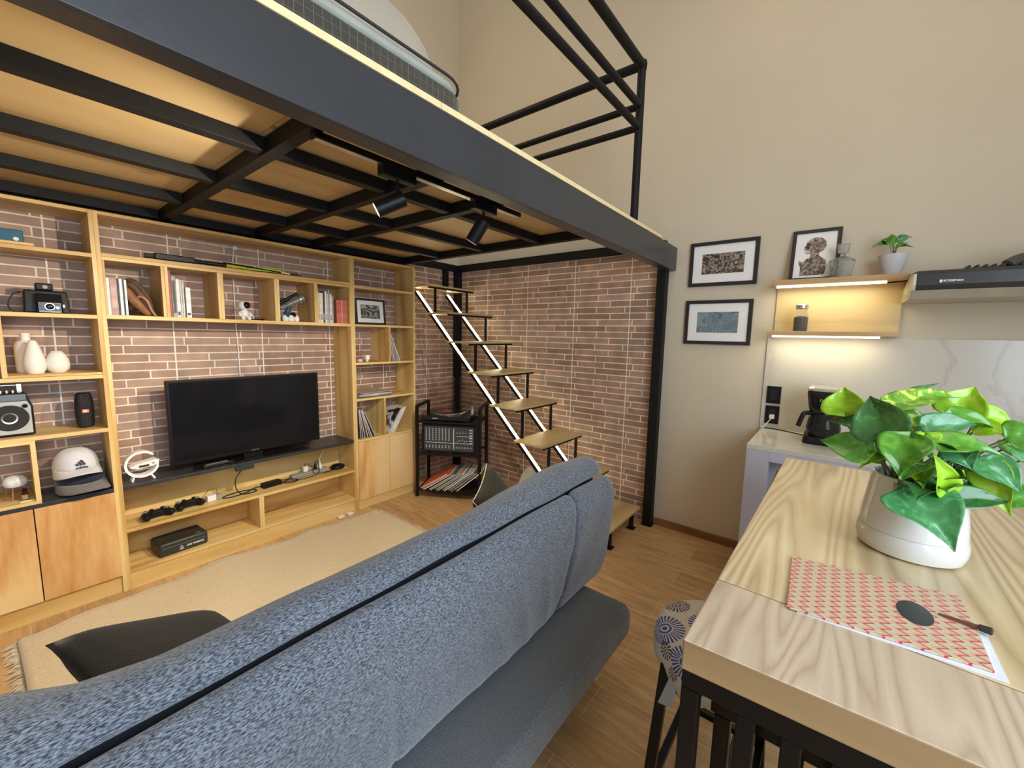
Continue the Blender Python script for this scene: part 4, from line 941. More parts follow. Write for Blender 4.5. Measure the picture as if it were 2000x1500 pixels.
# flat stack of records
g4 = 'records lying flat in the right bookcase'
for i in range(7):
    mm = Matrix.Translation((-1.215, -.135, .9505+i*.0058)) @ Matrix.Rotation(math.radians([6, -3, 4, 0, 7, 2, 10][i]), 4, 'Z')
    bx = MB(); bx.x = mm; s = .118 if i != 6 else .122; bx.box(-.16, .16, -s, s, 0, .005)
    o = bx.build('record_sleeve', RM[(i*3+1) % 10] if i != 6 else mat('sleeve_pink', (.50, .38, .33), .5), loc=(-1.215, -.135, .9505+i*.0058))
    tag(o, ['lowest record of the flat stack', 'second lowest record of the flat stack', 'third record from below in the flat stack', 'middle record of the flat stack', 'third record from above in the flat stack', 'record just under the pinkish top sleeve', 'pinkish sleeve on top of the flat stack'][i]+' in the right bookcase', 'record', g4)
# leaning records, left and right of the divider
lean = [(-.33, 1), (-.335, 4), (-.29, 6), (-.30, 2), (-.25, 1), (-.26, 7), (-.22, 1)]
for i, (dx, k) in enumerate(lean):
    xb = -1.375+.0225*i; ang = .10+.098*i
    v = Vector((-math.sin(ang*.6), 0, math.cos(ang*.6)))
    record((xb, -.262+.006*(i % 3), .6045), (0, 1, 0), v, .006, RM[k], ['first record against the left panel, nearly upright', 'second record from the left panel', 'navy record leaning left in the lower cubby', 'rust brown record leaning left in the lower cubby', 'fifth record leaning left in the lower cubby', 'straw-coloured record leaning left near the front of the row', 'outermost dark record leaning left in the lower cubby'][i], 'records leaning left in the right bookcase', .255)
cov = art_mat('sleeve_photo', [(.40, (.02, .02, .02)), (.47, (.10, .10, .10)), (.53, (.62, .62, .62))], 5, 1.5, 1)
ang = .62
for i in range(8):
    xb = -1.118+.0115*i+.02*0
    v = Vector((math.sin(ang-.012*i), 0, math.cos(ang-.012*i)))
    record((xb, -.262+.005*(i % 2), .6045+.0045*i*0), (0, 1, 0), v, .0065, cov if i == 0 else RM[[9, 0, 10, 3, 7, 5, 2][i-1]], ['black and white photo sleeve leaning right at the divider', 'chalk white record right of the photo sleeve', 'pale record leaning right', 'orange record leaning right', 'cream record leaning right', 'straw record leaning right', 'sand record leaning right near the side panel', 'rust record outermost of those leaning right'][i]+(' in the right bookcase' if i else ''), 'records leaning right in the right bookcase', .262)

# rackets on the upper shelf
rk = thing('racket', 'long black and lime racket lying on the top middle shelf', 'racket', (-2.2, -.25, 1.8845))
LM = mat('lime', (.50, .62, .02), .4)
MB().box(-2.63, -2.44, -.275, -.235, 1.886, 1.922).build('handle_case', M['plastic'], rk, bevel=.006)
MB().tube([(-2.67, -.255, 1.900), (-2.63, -.255, 1.903)], .013, 10).build('butt_cap', mat('butt_brown', (.05, .03, .02), .5), rk)
MB().tube([(-2.45, -.255, 1.902), (-2.28, -.26, 1.900)], .012, 12).build('grip', M['plastic'], rk, smooth=.7)
MB().tube([(-2.28, -.26, 1.900), (-2.17, -.26, 1.901)], .008, 10).build('shaft', LM, rk)
mb = MB(); rs = []
for k in range(41):
    a = 2*PI*k/40; cx, cy = -2.04+.135*math.cos(a), -.21+.062*math.sin(a)
    rs.append([(cx+r*math.cos(a), cy+r*math.sin(a), 1.902+h) for r, h in ((-.006, -.010), (.006, -.010), (.006, .010), (-.006, .010))])
mb.rings(rs, False, False).build('head_frame', LM, rk, bevel=.001)
mb = MB()
for i in range(-8, 9): x = i*.016; hh = .058*math.sqrt(max(0, 1-(x/.135)**2)); mb.bar((-2.04+x, -.21-hh, 1.902), (-2.04+x, -.21+hh, 1.902), .0012)
for i in range(-3, 4): y = i*.015; hh = .13*math.sqrt(max(0, 1-(y/.06)**2)); mb.bar((-2.04-hh, -.21+y, 1.903), (-2.04+hh, -.21+y, 1.903), .0012)
mb.build('strings', M['ink'], rk)
rk2 = thing('wand', 'thin black rod with a cream band at the right end of the racket', 'rod', (-1.9, -.272, 1.8845))
MB().tube([(-2.30, -.277, 1.914), (-1.885, -.277, 1.893)], .0045, 8).build('rod', M['plastic'], rk2)
MB().tube([(-1.96, -.2775, 1.8972), (-1.90, -.2775, 1.8938)], .0052, 8).build('cream_band', M['pine_edge'], rk2)
MB().tube([(-1.885, -.277, 1.893), (-1.86, -.277, 1.895), (-1.82, -.277, 1.892)], [.005, .010, .003], 10).build('tip', M['ink'], rk2, smooth=True)

# ------------------------------------------------------------------ pictures on the right wall
A1 = art_mat('print_bramble', [(.40, (.035, .025, .02)), (.50, (.12, .09, .07)), (.56, (.48, .44, .40)), (.62, (.10, .07, .06))], 26, 2.5, 6)
A2 = art_mat('print_coast', [(.36, (.14, .19, .23)), (.47, (.18, .27, .33)), (.5, (.07, .09, .10)), (.53, (.20, .29, .35)), (.7, (.24, .26, .26))], 9, 1.2, 5)
def wallpic(y0, y1, z0, z1, art, label, mwid):
    w_, h = abs(y1-y0), z1-z0
    mw4 = Matrix(((0, 1, 0), (-1, 0, 0), (0, 0, 1))).to_4x4(); mw4.translation = Vector((-.0205, (y0+y1)/2, z0))
    return framed('picture_frame', label, (0, 0, 0), w_, h, mw4, art, fw=.024, mw_=mwid, depth=.02, group='framed prints on the plaster wall')
wallpic(-2.4365, -2.8736, 1.880, 2.188, A1, 'upper framed print of dark branches on the plaster wall', .06)
wallpic(-2.430, -2.866, 1.466, 1.780, A2, 'lower framed bluish print on the plaster wall', .06)

# ------------------------------------------------------------------ kitchen
def plain(name, mb, mt_, label, cat, loc, **k): return tag(mb.build(name, mt_, loc=loc, **k), label, cat)
ks = thing('wall_shelves', 'two floating wooden shelves with lit strips and a wooden back panel', 'shelf', (-.1, -3.3, 1.53))
for z0, z1, a, b_ in ((1.842, 1.872, -2.985, -3.602), (1.536, 1.562, -2.985, -3.602)):
    MB().box(-.2, -.001, b_, a, z0, z1).build('shelf_board', M['shelf'], ks, bevel=.002)
    MB().box(-.135, -.115, -3.52, -3.003, z0-.010, z0-.0005).build('led_strip', M['led_k'], ks)
MB().box(-.014, -.001, -3.602, -2.998, 1.5625, 1.8415).build('back_panel', wood('panel_wood', (.60, .49, .27), (.57, .455, .24), (.48, .36, .17), 'Y', figure=1.2, spread=.7), ks)
for z in (1.825, 1.519): lamp('shelf_light', 'AREA', (-.125, -3.26, z), (-.10, -3.26, z-1), 1.3, (1, .86, .52), shape='RECTANGLE', size=.03, size_y=.5).rotation_euler = (0, 0, 0)

# anatomical picture on the shelf, leaning on the wall
mw4 = Matrix(((0, 1, 0), (-1, 0, 0), (0, 0, 1))).to_4x4(); mw4.translation = Vector((-.085, -3.178, 1.8735)); mw4 = mw4 @ Matrix.Rotation(math.radians(-12), 4, 'X')
ap = framed('picture_frame', 'black frame with a skull bust engraving leaning on the upper kitchen shelf', (0, 0, 0), .245, .325, mw4, None, fw=.02, depth=.016)
EN = art_mat('engraving', [(.38, (.05, .035, .03)), (.5, (.20, .15, .12)), (.6, (.45, .38, .33))], 32, 2, 5)
def flat(poly, y, mt_, nm): return MB().prism(poly, 'Y', y, y+.0006).build(nm, mt_, ap, local=True)
flat([(-.068, .035), (.055, .035), (.06, .09), (.055, .125), (.035, .145), (.022, .155), (.018, .18), (-.025, .18), (-.022, .155), (-.042, .14), (-.06, .12), (-.078, .135), (-.08, .115), (-.068, .09)], .0070, EN, 'bust_print')
flat([(-.025, .175), (.015, .172), (.04, .19), (.052, .215), (.05, .245), (.03, .268), (0, .275), (-.028, .268), (-.045, .25), (-.05, .228), (-.06, .215), (-.056, .20), (-.052, .18), (-.038, .172)], .0069, EN, 'skull_print')
flat([(-.046, .205), (-.036, .200), (-.03, .21), (-.034, .222), (-.046, .22)], .0062, M['ink'], 'eye_socket')
flat([(-.055, .186), (-.028, .184), (-.028, .188), (-.055, .190)], .0062, M['paper'], 'teeth')

# decanter
DG = mat('cut_glass', (.78, .82, .80), .08, trans=.85, var=.1, vs=60, bump=.9, bs=70, ior=1.3)
dc = thing('decanter', 'faceted glass decanter with a square stopper in front of the framed bust', 'decanter', (-.12, -3.30, 1.8725))
mb = MB(); mb.rings([[(-.12+y*.55, -3.315+x, z) for x, y in rrect(-w_, w_, -w_, w_, .012, 3)] for w_, z in ((.042, 1.873), (.046, 1.885), (.060, 1.965), (.060, 1.972), (.035, 1.988), (.013, 1.997), (.013, 2.012))])
mb.build('body', DG, dc, smooth=.4)
mb = MB(); mb.rings([[(-.12+y*.7, -3.315+x, z) for x, y in rrect(-w_, w_, -w_, w_, .006, 2)] for w_, z in ((.010, 2.012), (.024, 2.018), (.030, 2.062), (.028, 2.066))]); mb.build('stopper', DG, dc, smooth=.4)
# glass with cuttings
gp = thing('glass_planter', 'frosted conical glass with pothos cuttings at the right of the upper kitchen shelf', 'plant', (-.11, -3.535, 1.8725))
mb = MB().lathe([(.034, 1.873), (.037, 1.878), (.056, 1.945), (.066, 1.985), (.063, 1.985), (.052, 1.945), (.034, 1.884), (.002, 1.882)], (-.11, -3.535, 0), 28, cap1=False); mb.build('glass', mat('frosted', (.84, .85, .90), .25, trans=.35, var=.03, ior=1.2), gp, smooth=.8)

# leaf builder, shared with the big plant
def leaf_mats():
    out = []
    for nm, a, b_, c_ in (('leaf_dark', (.035, .13, .03), (.045, .17, .04), (.07, .23, .05)), ('leaf_mid', (.08, .28, .025), (.10, .33, .03), (.17, .43, .05)), ('leaf_bright', (.27, .56, .015), (.33, .62, .02), (.42, .68, .05)), ('leaf_blue', (.05, .22, .07), (.07, .27, .09), (.16, .38, .18)), ('leaf_mottled', (.10, .30, .02), (.22, .48, .04), (.66, .74, .14))):
        mt = bpy.data.materials.new(nm); mt.use_nodes = True; N, L = nodes(mt); b = N['Principled BSDF']; b.inputs['Roughness'].default_value = .24; b.inputs['Coat Weight'].default_value = .3
        tc = N.new('ShaderNodeTexCoord'); nz = N.new('ShaderNodeTexNoise'); nz.inputs['Scale'].default_value = 34; nz.inputs['Detail'].default_value = 5; nz.inputs['Distortion'].default_value = 1.2; L.new(tc.outputs['Object'], nz.inputs['Vector'])
        r = ramp(N, [(.38, a), (.55, b_), (.68 if nm != 'leaf_mottled' else .58, c_)]); L.new(nz.outputs['Fac'], r.inputs['Fac']); L.new(r.outputs['Color'], b.inputs['Base Color'])
        b.inputs['Subsurface Weight'].default_value = .0
        L.new(r.outputs['Color'], b.inputs['Emission Color']) if False else None
        out.append(mt)
    return out
LF = leaf_mats()
EYE = CAM.copy()
def leaf(parent, B, T, W, tone, up_w=.55, cup=.34, droop=.22, root=None, stem_r=.0022, group_mt=None):
    B, T = Vector(B), Vector(T); ax = T-B; Ln = ax.length; ax.normalize()
    hint = Vector((-.72, .10, .62))+Vector((random.uniform(-.5, .5), random.uniform(-.6, .6), random.uniform(-.3, .4)))
    side = ax.cross(hint)
    if side.length < .2: side = ax.cross(Vector((-1, .3, .1)))
    side.normalize(); nrm = side.cross(ax).normalized()
    mb = MB(); nu, nv = 12, 6; V = []
    for i in range(nu+1):
        u = i/nu
        hw = W/2*1.62*(max(0, math.sin(PI*u**.56))**.78)*(1-u)**.38 if 0 < u < 1 else 0
        hw = max(hw, .0006); row = []
        for j in range(-nv, nv+1):
            s = j/nv
            back = -.10*Ln*(abs(s)**1.5)*(1-u)**3*1.2
            p = B+ax*(u*Ln+back)+side*(s*hw)+nrm*(cup*W*(abs(s)**1.3)*math.sin(PI*u)*.8-droop*Ln*(u-.35)**2+.02*W*math.sin(u*14+j))
            row.append(mb._v(p))
        V.append(row)
    for i in range(nu):
        for j in range(2*nv): mb.bm.faces.new([V[i][j], V[i][j+1], V[i+1][j+1], V[i+1][j]])
    o = mb.build('leaf', LF[tone], parent, smooth=True); md = o.modifiers.new('solid', 'SOLIDIFY'); md.thickness = .0006
    if root:
        root = Vector(root); mid = (root+B)/2+Vector((0, 0, .018))+(B-root).cross(Vector((0, 0, 1)))*.08
        MB().tube(smoothpts([root, mid, B+ax*Ln*.01-nrm*(.002+droop*Ln*.12)], 6), stem_r, 6).build('stem', M['stem'], parent, smooth=True)
    return o
M['stem'] = mat('stem_green', (.10, .16, .04), .5, var=.3)
for B, T, W, tn in (((-.10, -3.52, 2.055), (-.12, -3.44, 2.042), .035, 0), ((-.11, -3.53, 2.05), (-.10, -3.475, 2.078), .045, 1), ((-.12, -3.50, 2.07), (-.13, -3.535, 2.082), .05, 1), ((-.11, -3.545, 2.06), (-.11, -3.60, 2.075), .04, 3), ((-.13, -3.54, 2.02), (-.13, -3.59, 2.045), .025, 1), ((-.11, -3.55, 2.03), (-.12, -3.61, 2.02), .022, 0)):
    leaf(gp, B, T, W, tn, root=(-.11, -3.535, 1.95), stem_r=.0016)
# jar on the lower shelf
jr = thing('glass_jar', 'small glass jar filled with dark beans on the lower kitchen shelf', 'jar', (-.11, -3.145, 1.5625))
MB().lathe([(.034, 1.563), (.037, 1.569), (.037, 1.655), (.029, 1.675), (.029, 1.70)], (-.11, -3.145, 0), 28).build('glass', mat('jar_glass', (.85, .85, .80), .05, trans=.9, var=0, ior=1.2), jr, smooth=.7)
MB().lathe([(.032, 1.566), (.0335, 1.57), (.0335, 1.645), (.015, 1.655)], (-.11, -3.145, 0), 24).build('beans', mat('beans', (.045, .03, .02), .35, var=.6, vs=160, bump=1, bs=160), jr, smooth=.7)
MB().lathe([(.031, 1.70), (.034, 1.703), (.034, 1.722), (.030, 1.726)], (-.11, -3.145, 0), 24).build('lid', M['silver'], jr, smooth=.6)

# range hood
hd = thing('range_hood', 'dark grey slim range hood under the plaster wall at the right edge', 'hood', (-.25, -3.95, 1.72))
HP = [(-.0, 1.885), (-.30, 1.862), (-.385, 1.855), (-.405, 1.84), (-.412, 1.785), (-.40, 1.762), (0, 1.762)]
MB().prism([(x, z) for x, z in HP], 'Y', -3.612, -4.42).build('body', mat('hood_grey', (.040, .042, .044), .3, metal=.3), hd, bevel=.003)
MB().prism([(0, 1.761), (-.398, 1.761), (-.365, 1.722), (0, 1.722)], 'Y', -3.596, -4.42).build('underside', mat('hood_under', (.42, .40, .32), .35, metal=.3), hd)
MB().prism([(0, 1.80), (-.28, 1.855), (-.40, 1.84), (-.412, 1.785), (-.40, 1.765), (-.36, 1.725), (0, 1.725)], 'Y', -3.600, -3.6115).build('end_cap', mat('hood_end', (.55, .53, .45), .4), hd)
mb = MB()
for i in range(14): mb.box(-.26, -.06, -3.80-i*.028, -3.81-i*.028, 1.868, 1.885)
mb.build('vents', M['plastic'], hd)
text('BOSSEMAN', .013, M['silver'], hd, (-.4145, -3.735, 1.80), (PI/2, 0, -PI/2), bold=.0003, sx=1.0)
MB().box(-.4145, -.4125, -3.70, -3.69, 1.793, 1.806).build('logo_square', M['silver'], hd)
mb = MB().tube(smoothpts([(-.25, -3.93, 1.875), (-.22, -3.98, 1.905), (-.15, -4.1, 1.93), (-.1, -4.3, 1.96)]), .028, 12); mb.build('exhaust_pipe', mat('duct', (.10, .10, .10), .4, metal=.6), hd, smooth=True)

# outlets
def outlet(z0, z1, label):
    t = thing('wall_outlet', label, 'outlet', (-.02, -3.033, (z0+z1)/2), 0, 'black outlet plates on the marble')
    MB().box(-.023, -.0145, -3.073, -2.993, z0, z1).build('cover_plate', M['plastic'], t, bevel=.002)
    MB().box(-.0255, -.0232, -3.055, -3.011, z0+.022, z1-.022).build('insert', M['plastic_g'], t, bevel=.001)
    return t
outlet(1.085, 1.200, 'upper black outlet plate on the marble beside the coffee maker')
outlet(.948, 1.068, 'lower black outlet plate on the marble with a white plug')
pg = thing('phone_charger', 'white plug and cord in the lower black outlet above the counter', 'charger', (-.04, -3.035, 1.0))
MB().box(-.058, -.0262, -3.05, -3.022, .985, 1.012).build('plug', M['white'], pg, bevel=.003)
MB().tube(smoothpts([(-.05, -3.035, .987), (-.055, -3.02, .965), (-.06, -3.0, .935), (-.07, -2.985, .925)]), .003, 6).build('cord', M['white'], pg, smooth=True)

# counter
kc = thing('kitchen_counter', 'white stone counter with a daylight-tinted white front niche against the right wall', 'counter', (-.3, -3.8, 0))
LV = mat('daylit_white', (.50, .505, .60), .3, var=.02)  # white front with the bluish daylight put into its colour
CT = mat('counter_top', (.60, .58, .52), .12, var=.05, vs=4)
MB().box(-.60, -.0145, -5.2, -2.982, .885, .915).build('worktop', CT, kc, bevel=.002)
MB().box(-.60, -.5, -3.095, -2.982, 0, .8845).box(-.60, -.5, -5.2, -4.3, 0, .8845).box(-.60, -.5, -4.3, -3.095, .83, .8845).box(-.60, -.5, -4.3, -3.095, 0, .35).build('front_panel', LV, kc, bevel=.002)
MB().box(-.5, -.02, -3.07, -2.984, 0, .8845).build('side_panel', LV, kc)
MB().box(-.45, -.44, -4.3, -3.07, .30, .8845).build('niche_back', LV, kc)
# coffee maker
cm = thing('coffee_maker', 'black drip coffee maker with glass jug on the kitchen counter', 'coffee maker', (-.25, -3.31, .9155))
def rr3(w2, d2, z, r=.03, cx=-.25, cy=-3.315): return [(cx+b, cy+a, z) for a, b in rrect(-w2, w2, -d2, d2, r, 5)]
MB().rings([rr3(.088, .11, .9158), rr3(.092, .115, .925), rr3(.088, .11, .958)]).build('base', M['plastic'], cm, smooth=.6)
MB().rings([rr3(.07, .035, .958, cx=-.165), rr3(.07, .035, 1.14, cx=-.165)]).build('rear_column', M['plastic'], cm, smooth=.6)
MB().rings([rr3(.070, .088, 1.095), rr3(.076, .098, 1.12), rr3(.088, .108, 1.20), rr3(.088, .108, 1.222)]).build('filter_housing', M['plastic_g'], cm, smooth=.6)
MB().rings([rr3(.0885, .1085, 1.2225), rr3(.0885, .1085, 1.236), rr3(.08, .10, 1.244)]).build('lid', M['silver'], cm, smooth=.6)
MB().lathe([(.066, .960), (.080, .978), (.082, 1.01), (.074, 1.06), (.056, 1.088)], (-.29, -3.315, 0), 30).build('jug', mat('jug_glass', (.03, .03, .03), .04, trans=.3, var=0, ior=1.25), cm, smooth=.8)
MB().lathe([(.066, .964), (.070, .975), (.0705, .998)], (-.29, -3.315, 0), 30).build('coffee', mat('coffee', (.03, .015, .008), .1), cm, smooth=.8)
MB().lathe([(.053, 1.0855), (.056, 1.088), (.055, 1.094)], (-.29, -3.315, 0), 26).build('jug_lid', M['plastic'], cm, smooth=.6)
MB().tube(smoothpts([(-.31, -3.262, 1.088), (-.33, -3.228, 1.09), (-.34, -3.215, 1.075), (-.345, -3.198, 1.01)]), .0125, 10).build('jug_handle', M['plastic'], cm, smooth=True)
text('Oster', .019, M['silver'], cm, (-.3605, -3.31, 1.172), (PI/2, 0, -PI/2), bold=.0004)
MB().tube(smoothpts([(-.17, -3.235, .925), (-.10, -3.18, .918), (-.05, -3.08, .918), (-.04, -3.0, .919)]), .003, 6).build('power_cord', M['plastic'], cm, smooth=True)

# ------------------------------------------------------------------ high table
ht = thing('bar_table', 'high table with a thick pale wooden slab and black steel slatted base', 'table', (-1.9, -3.5, 0))
seam = [(-2.268, -3.1765), (-2.31, -4.15)]
for cs, mt_ in (([(-2.512, -3.172), seam[0], seam[1], (-2.47, -4.15)], M['oak_front']), ([(seam[0][0]+.0012, seam[0][1]), (-1.007, -3.199), (-1.007, -4.15), (seam[1][0]+.0012, -4.15)], M['oak_top'])):
    ob_ = MB().hexa([(x, y, .913) for x, y in cs], [(x, y, .97) for x, y in cs]).build('slab_plank', mt_, ht, bevel=.003)
    ob_.data.materials.append(M['oak_side'])
    for p in ob_.data.polygons:
        if abs(p.normal.z) < .5: p.material_index = 1
def bar_(nm, x0, x1, y0, y1, z0, z1, mt_=None): return MB().box(x0, x1, y0, y1, z0, z1).build(nm, mt_ or M['gloss_black'], ht, bevel=.002)
M['gloss_black'] = mat('gloss_black_paint', (.004, .004, .005), .3, var=.1, spec=.25)
for x in (-2.50, -1.07):
    bar_('top_rail', x, x+.03, -4.12, -3.172, .872, .9125); bar_('bottom_rail', x, x+.03, -4.09, -3.202, .08, .11)
    for y in (-3.202, -4.12): bar_('leg', x, x+.03, y, y+.030, 0, .871)
for y in (-3.202, -4.12): bar_('side_rail', -2.469, -1.071, y, y+.03, .882, .9125); bar_('side_rail', -2.469, -1.071, y, y+.03, .08, .11)
for k in range(13): bar_('slat', -2.499, -2.471, -3.290-.064*k, -3.262-.064*k, .111, .871)
for y in (-3.245, -3.36): bar_('inner_leg', -2.42, -2.39, y, y+.028, 0, .78)
bar_('inner_rail', -2.42, -2.39, -4.08, -3.21, .781, .811)
MB().box(-2.470, -2.468, -3.38, -3.21, .860, .871).build('foil_tape', M['silver'], ht)

# placemat bag, sticker, pen, paper
def zig_mat():
    mt = bpy.data.materials.new('zigzag_kraft'); mt.use_nodes = True; N, L = nodes(mt); b = N['Principled BSDF']; b.inputs['Roughness'].default_value = .6
    tc = N.new('ShaderNodeTexCoord'); sp = N.new('ShaderNodeSeparateXYZ'); L.new(tc.outputs['Object'], sp.inputs[0])
    z = math_n(N, L, 'PINGPONG', sp.outputs['X'], .0105)           # teeth along x
    u = math_n(N, L, 'ADD', sp.outputs['Y'], math_n(N, L, 'MULTIPLY', z, 1.45)); u = math_n(N, L, 'ADD', u, 5)
    f = math_n(N, L, 'MODULO', u, .0245)
    line = math_n(N, L, 'LESS_THAN', f, .0040); fill = math_n(N, L, 'LESS_THAN', f, .0105)
    nz = N.new('ShaderNodeTexNoise'); nz.inputs['Scale'].default_value = 300; L.new(tc.outputs['Object'], nz.inputs['Vector'])
    base = ramp(N, [(.3, (.56, .47, .32)), (.7, (.66, .57, .41))]); L.new(nz.outputs['Fac'], base.inputs['Fac'])
    m1 = N.new('ShaderNodeMix'); m1.data_type = 'RGBA'; L.new(math_n(N, L, 'MULTIPLY', fill, .6), m1.inputs['Factor']); L.new(base.outputs['Color'], m1.inputs['A']); m1.inputs['B'].default_value = (.66, .30, .22, 1)
    m2 = N.new('ShaderNodeMix'); m2.data_type = 'RGBA'; L.new(line, m2.inputs['Factor']); L.new(m1.outputs['Result'], m2.inputs['A']); m2.inputs['B'].default_value = (.60, .02, .045, 1)
    L.new(m2.outputs['Result'], b.inputs['Base Color']); return mt
q = [(-2.292, -3.308), (-2.051, -3.299), (-2.012, -3.595), (-2.265, -3.588)]
mp_ = thing('paper_bag', 'flat kraft paper bag with red zigzag print and a black oval sticker', 'bag', (-2.15, -3.45, .9705))
MB().hexa([(x, y, .9725) for x, y in q], [(x, y, .976) for x, y in q]).build('bag', zig_mat(), mp_, bevel=.0008)
MB().lathe([(.0265, .9762), (.0265, .9768)], (-2.150, -3.506, 0), 32, sx=1.65).build('sticker', mat('sticker_black', (.02, .028, .025), .35), mp_)
q2 = [(-2.290, -3.325), (-2.13, -3.33), (-2.13, -3.603), (-2.277, -3.601)]
tag(MB().hexa([(x, y, .9703) for x, y in q2], [(x, y, .9717) for x, y in q2]).build('paper_sheet', mat('sheet_white', (.78, .82, .92), .6), loc=(-2.2, -3.45, .9703)), 'white sheet of paper sticking out under the zigzag bag', 'paper')
pn = thing('brush_pen', 'thin brown pen with a dark end lying across the bag corner', 'pen', (-2.14, -3.58, .977))
MB().tube([(-2.128, -3.541, .979), (-2.140, -3.592, .982)], [.0018, .0042], 10).build('barrel', mat('pen_brown', (.16, .07, .05), .3), pn, smooth=.6)
MB().tube([(-2.140, -3.592, .982), (-2.144, -3.607, .983), (-2.1445, -3.609, .983)], [.006, .007, .004], 12).build('end_cap', M['ink'], pn, smooth=.6)

# big plant
pp = thing('potted_pothos', 'leafy pothos in a white tapered pot on the high wooden table', 'plant', (-1.795, -3.53, .9705))
PX, PY = -1.795, -3.53
PW = mat('pot_white', (.70, .69, .66), .16, var=.02, coat=.4)
MB().lathe([(.088, .971), (.101, .976), (.107, .995), (.107, 1.012), (.104, 1.026), (.1025, 1.0275)], (PX, PY, 0), 64).build('pot_base', PW, pp, smooth=.8)
MB().lathe([(.1005, 1.0275), (.1035, 1.0285), (.100, 1.07), (.092, 1.13), (.087, 1.165), (.084, 1.167), (.081, 1.163), (.088, 1.12), (.09, 1.10)], (PX, PY, 0), 64).build('pot', PW, pp, smooth=.8)
MB().lathe([(.088, 1.138), (.05, 1.142), (.002, 1.143)], (PX, PY, 0), 32).build('soil', mat('soil', (.03, .02, .014), .9, var=.4, vs=80, bump=1, bs=90), pp)
MB().lathe([(.010, 1.108), (.011, 1.112), (.0115, 1.160), (.0095, 1.160), (.009, 1.112)], (-1.888, -3.489, 0), 20).build('glass_vial', mat('vial', (.75, .85, .70), .05, trans=.8, var=0, ior=1.2), pp, smooth=.7)
MB().tube([(-1.888, -3.489, 1.112), (-1.885, -3.489, 1.18)], .0042, 8).build('vial_stem', M['stem'], pp)
LV_ = [((-1.83,-3.372,1.312),(-1.8,-3.363,1.381),.072,2),((-1.85,-3.416,1.302),(-1.8,-3.33,1.285),.041,0),((-1.88,-3.426,1.231),(-1.84,-3.321,1.234),.057,1),((-1.9,-3.452,1.276),(-1.84,-3.414,1.368),.083,0),((-1.82,-3.459,1.345),(-1.72,-3.612,1.383),.054,4),((-1.83,-3.49,1.296),(-1.8,-3.461,1.347),.062,4),((-1.7,-3.494,1.345),(-1.66,-3.558,1.402),.037,3),((-1.75,-3.588,1.324),(-1.72,-3.618,1.4),.072,2),((-1.74,-3.629,1.335),(-1.72,-3.692,1.315),.037,2),((-1.8,-3.57,1.335),(-1.78,-3.657,1.309),.038,1),((-1.86,-3.521,1.305),(-1.82,-3.615,1.32),.044,3),((-1.93,-3.528,1.278),(-1.9,-3.645,1.272),.063,1),((-1.94,-3.488,1.29),(-1.97,-3.474,1.199),.071,1),((-1.92,-3.567,1.167),(-1.95,-3.533,1.259),.039,2),((-1.93,-3.499,1.156),(-2.0,-3.578,1.07),.105,3),((-1.9,-3.576,1.157),(-1.86,-3.674,1.158),.039,0),((-1.86,-3.62,1.241),(-1.88,-3.683,1.186),.06,3),((-1.84,-3.629,1.232),(-1.86,-3.674,1.123),.052,2),((-1.82,-3.664,1.288),(-1.8,-3.701,1.311),.029,3),((-1.9,-3.567,1.266),(-1.92,-3.597,1.229),.048,3),((-1.8,-3.484,1.275),(-1.78,-3.534,1.32),.051,2),((-1.86,-3.527,1.2),(-1.86,-3.6,1.162),.058,0),((-1.82,-3.588,1.225),(-1.82,-3.658,1.206),.05,0),((-1.84,-3.44,1.244),(-1.86,-3.483,1.209),.054,0),((-1.9,-3.518,1.294),(-1.92,-3.53,1.263),.036,2),((-1.84,-3.682,1.25),(-1.8,-3.669,1.278),.029,3),((-1.8,-3.442,1.19),(-1.8,-3.458,1.255),.034,1),((-1.83,-3.645,1.165),(-1.85,-3.594,1.185),.04,0),((-1.8,-3.66,1.263),(-1.78,-3.696,1.252),.04,1),((-1.82,-3.488,1.219),(-1.8,-3.445,1.276),.045,0),((-1.75,-3.571,1.251),(-1.73,-3.601,1.3),.044,0),((-1.84,-3.509,1.25),(-1.82,-3.532,1.293),.039,3)]
random.seed(21)
for i in range(20):
    a = random.uniform(0, 2*PI); r = random.uniform(.03, .15); z = random.uniform(1.20, 1.34)-r*.25
    B_ = (PX+r*math.cos(a), PY+r*math.sin(a), z); L2 = random.uniform(.05, .085)
    LV_.append((B_, (B_[0]+L2*math.cos(a+random.uniform(-.6, .6))*.9, B_[1]+L2*math.sin(a)*.9, z+random.uniform(-.045, .02)), random.uniform(.038, .058), random.choice((0, 1, 1, 3, 0, 2))))
for i, (B, T, W, tn) in enumerate(LV_):
    a = math.atan2(B[1]-PY, B[0]-PX); r = random.uniform(.02, .07)
    leaf(pp, B, T, W, tn, root=(PX+r*math.cos(a), PY+r*math.sin(a), 1.142))

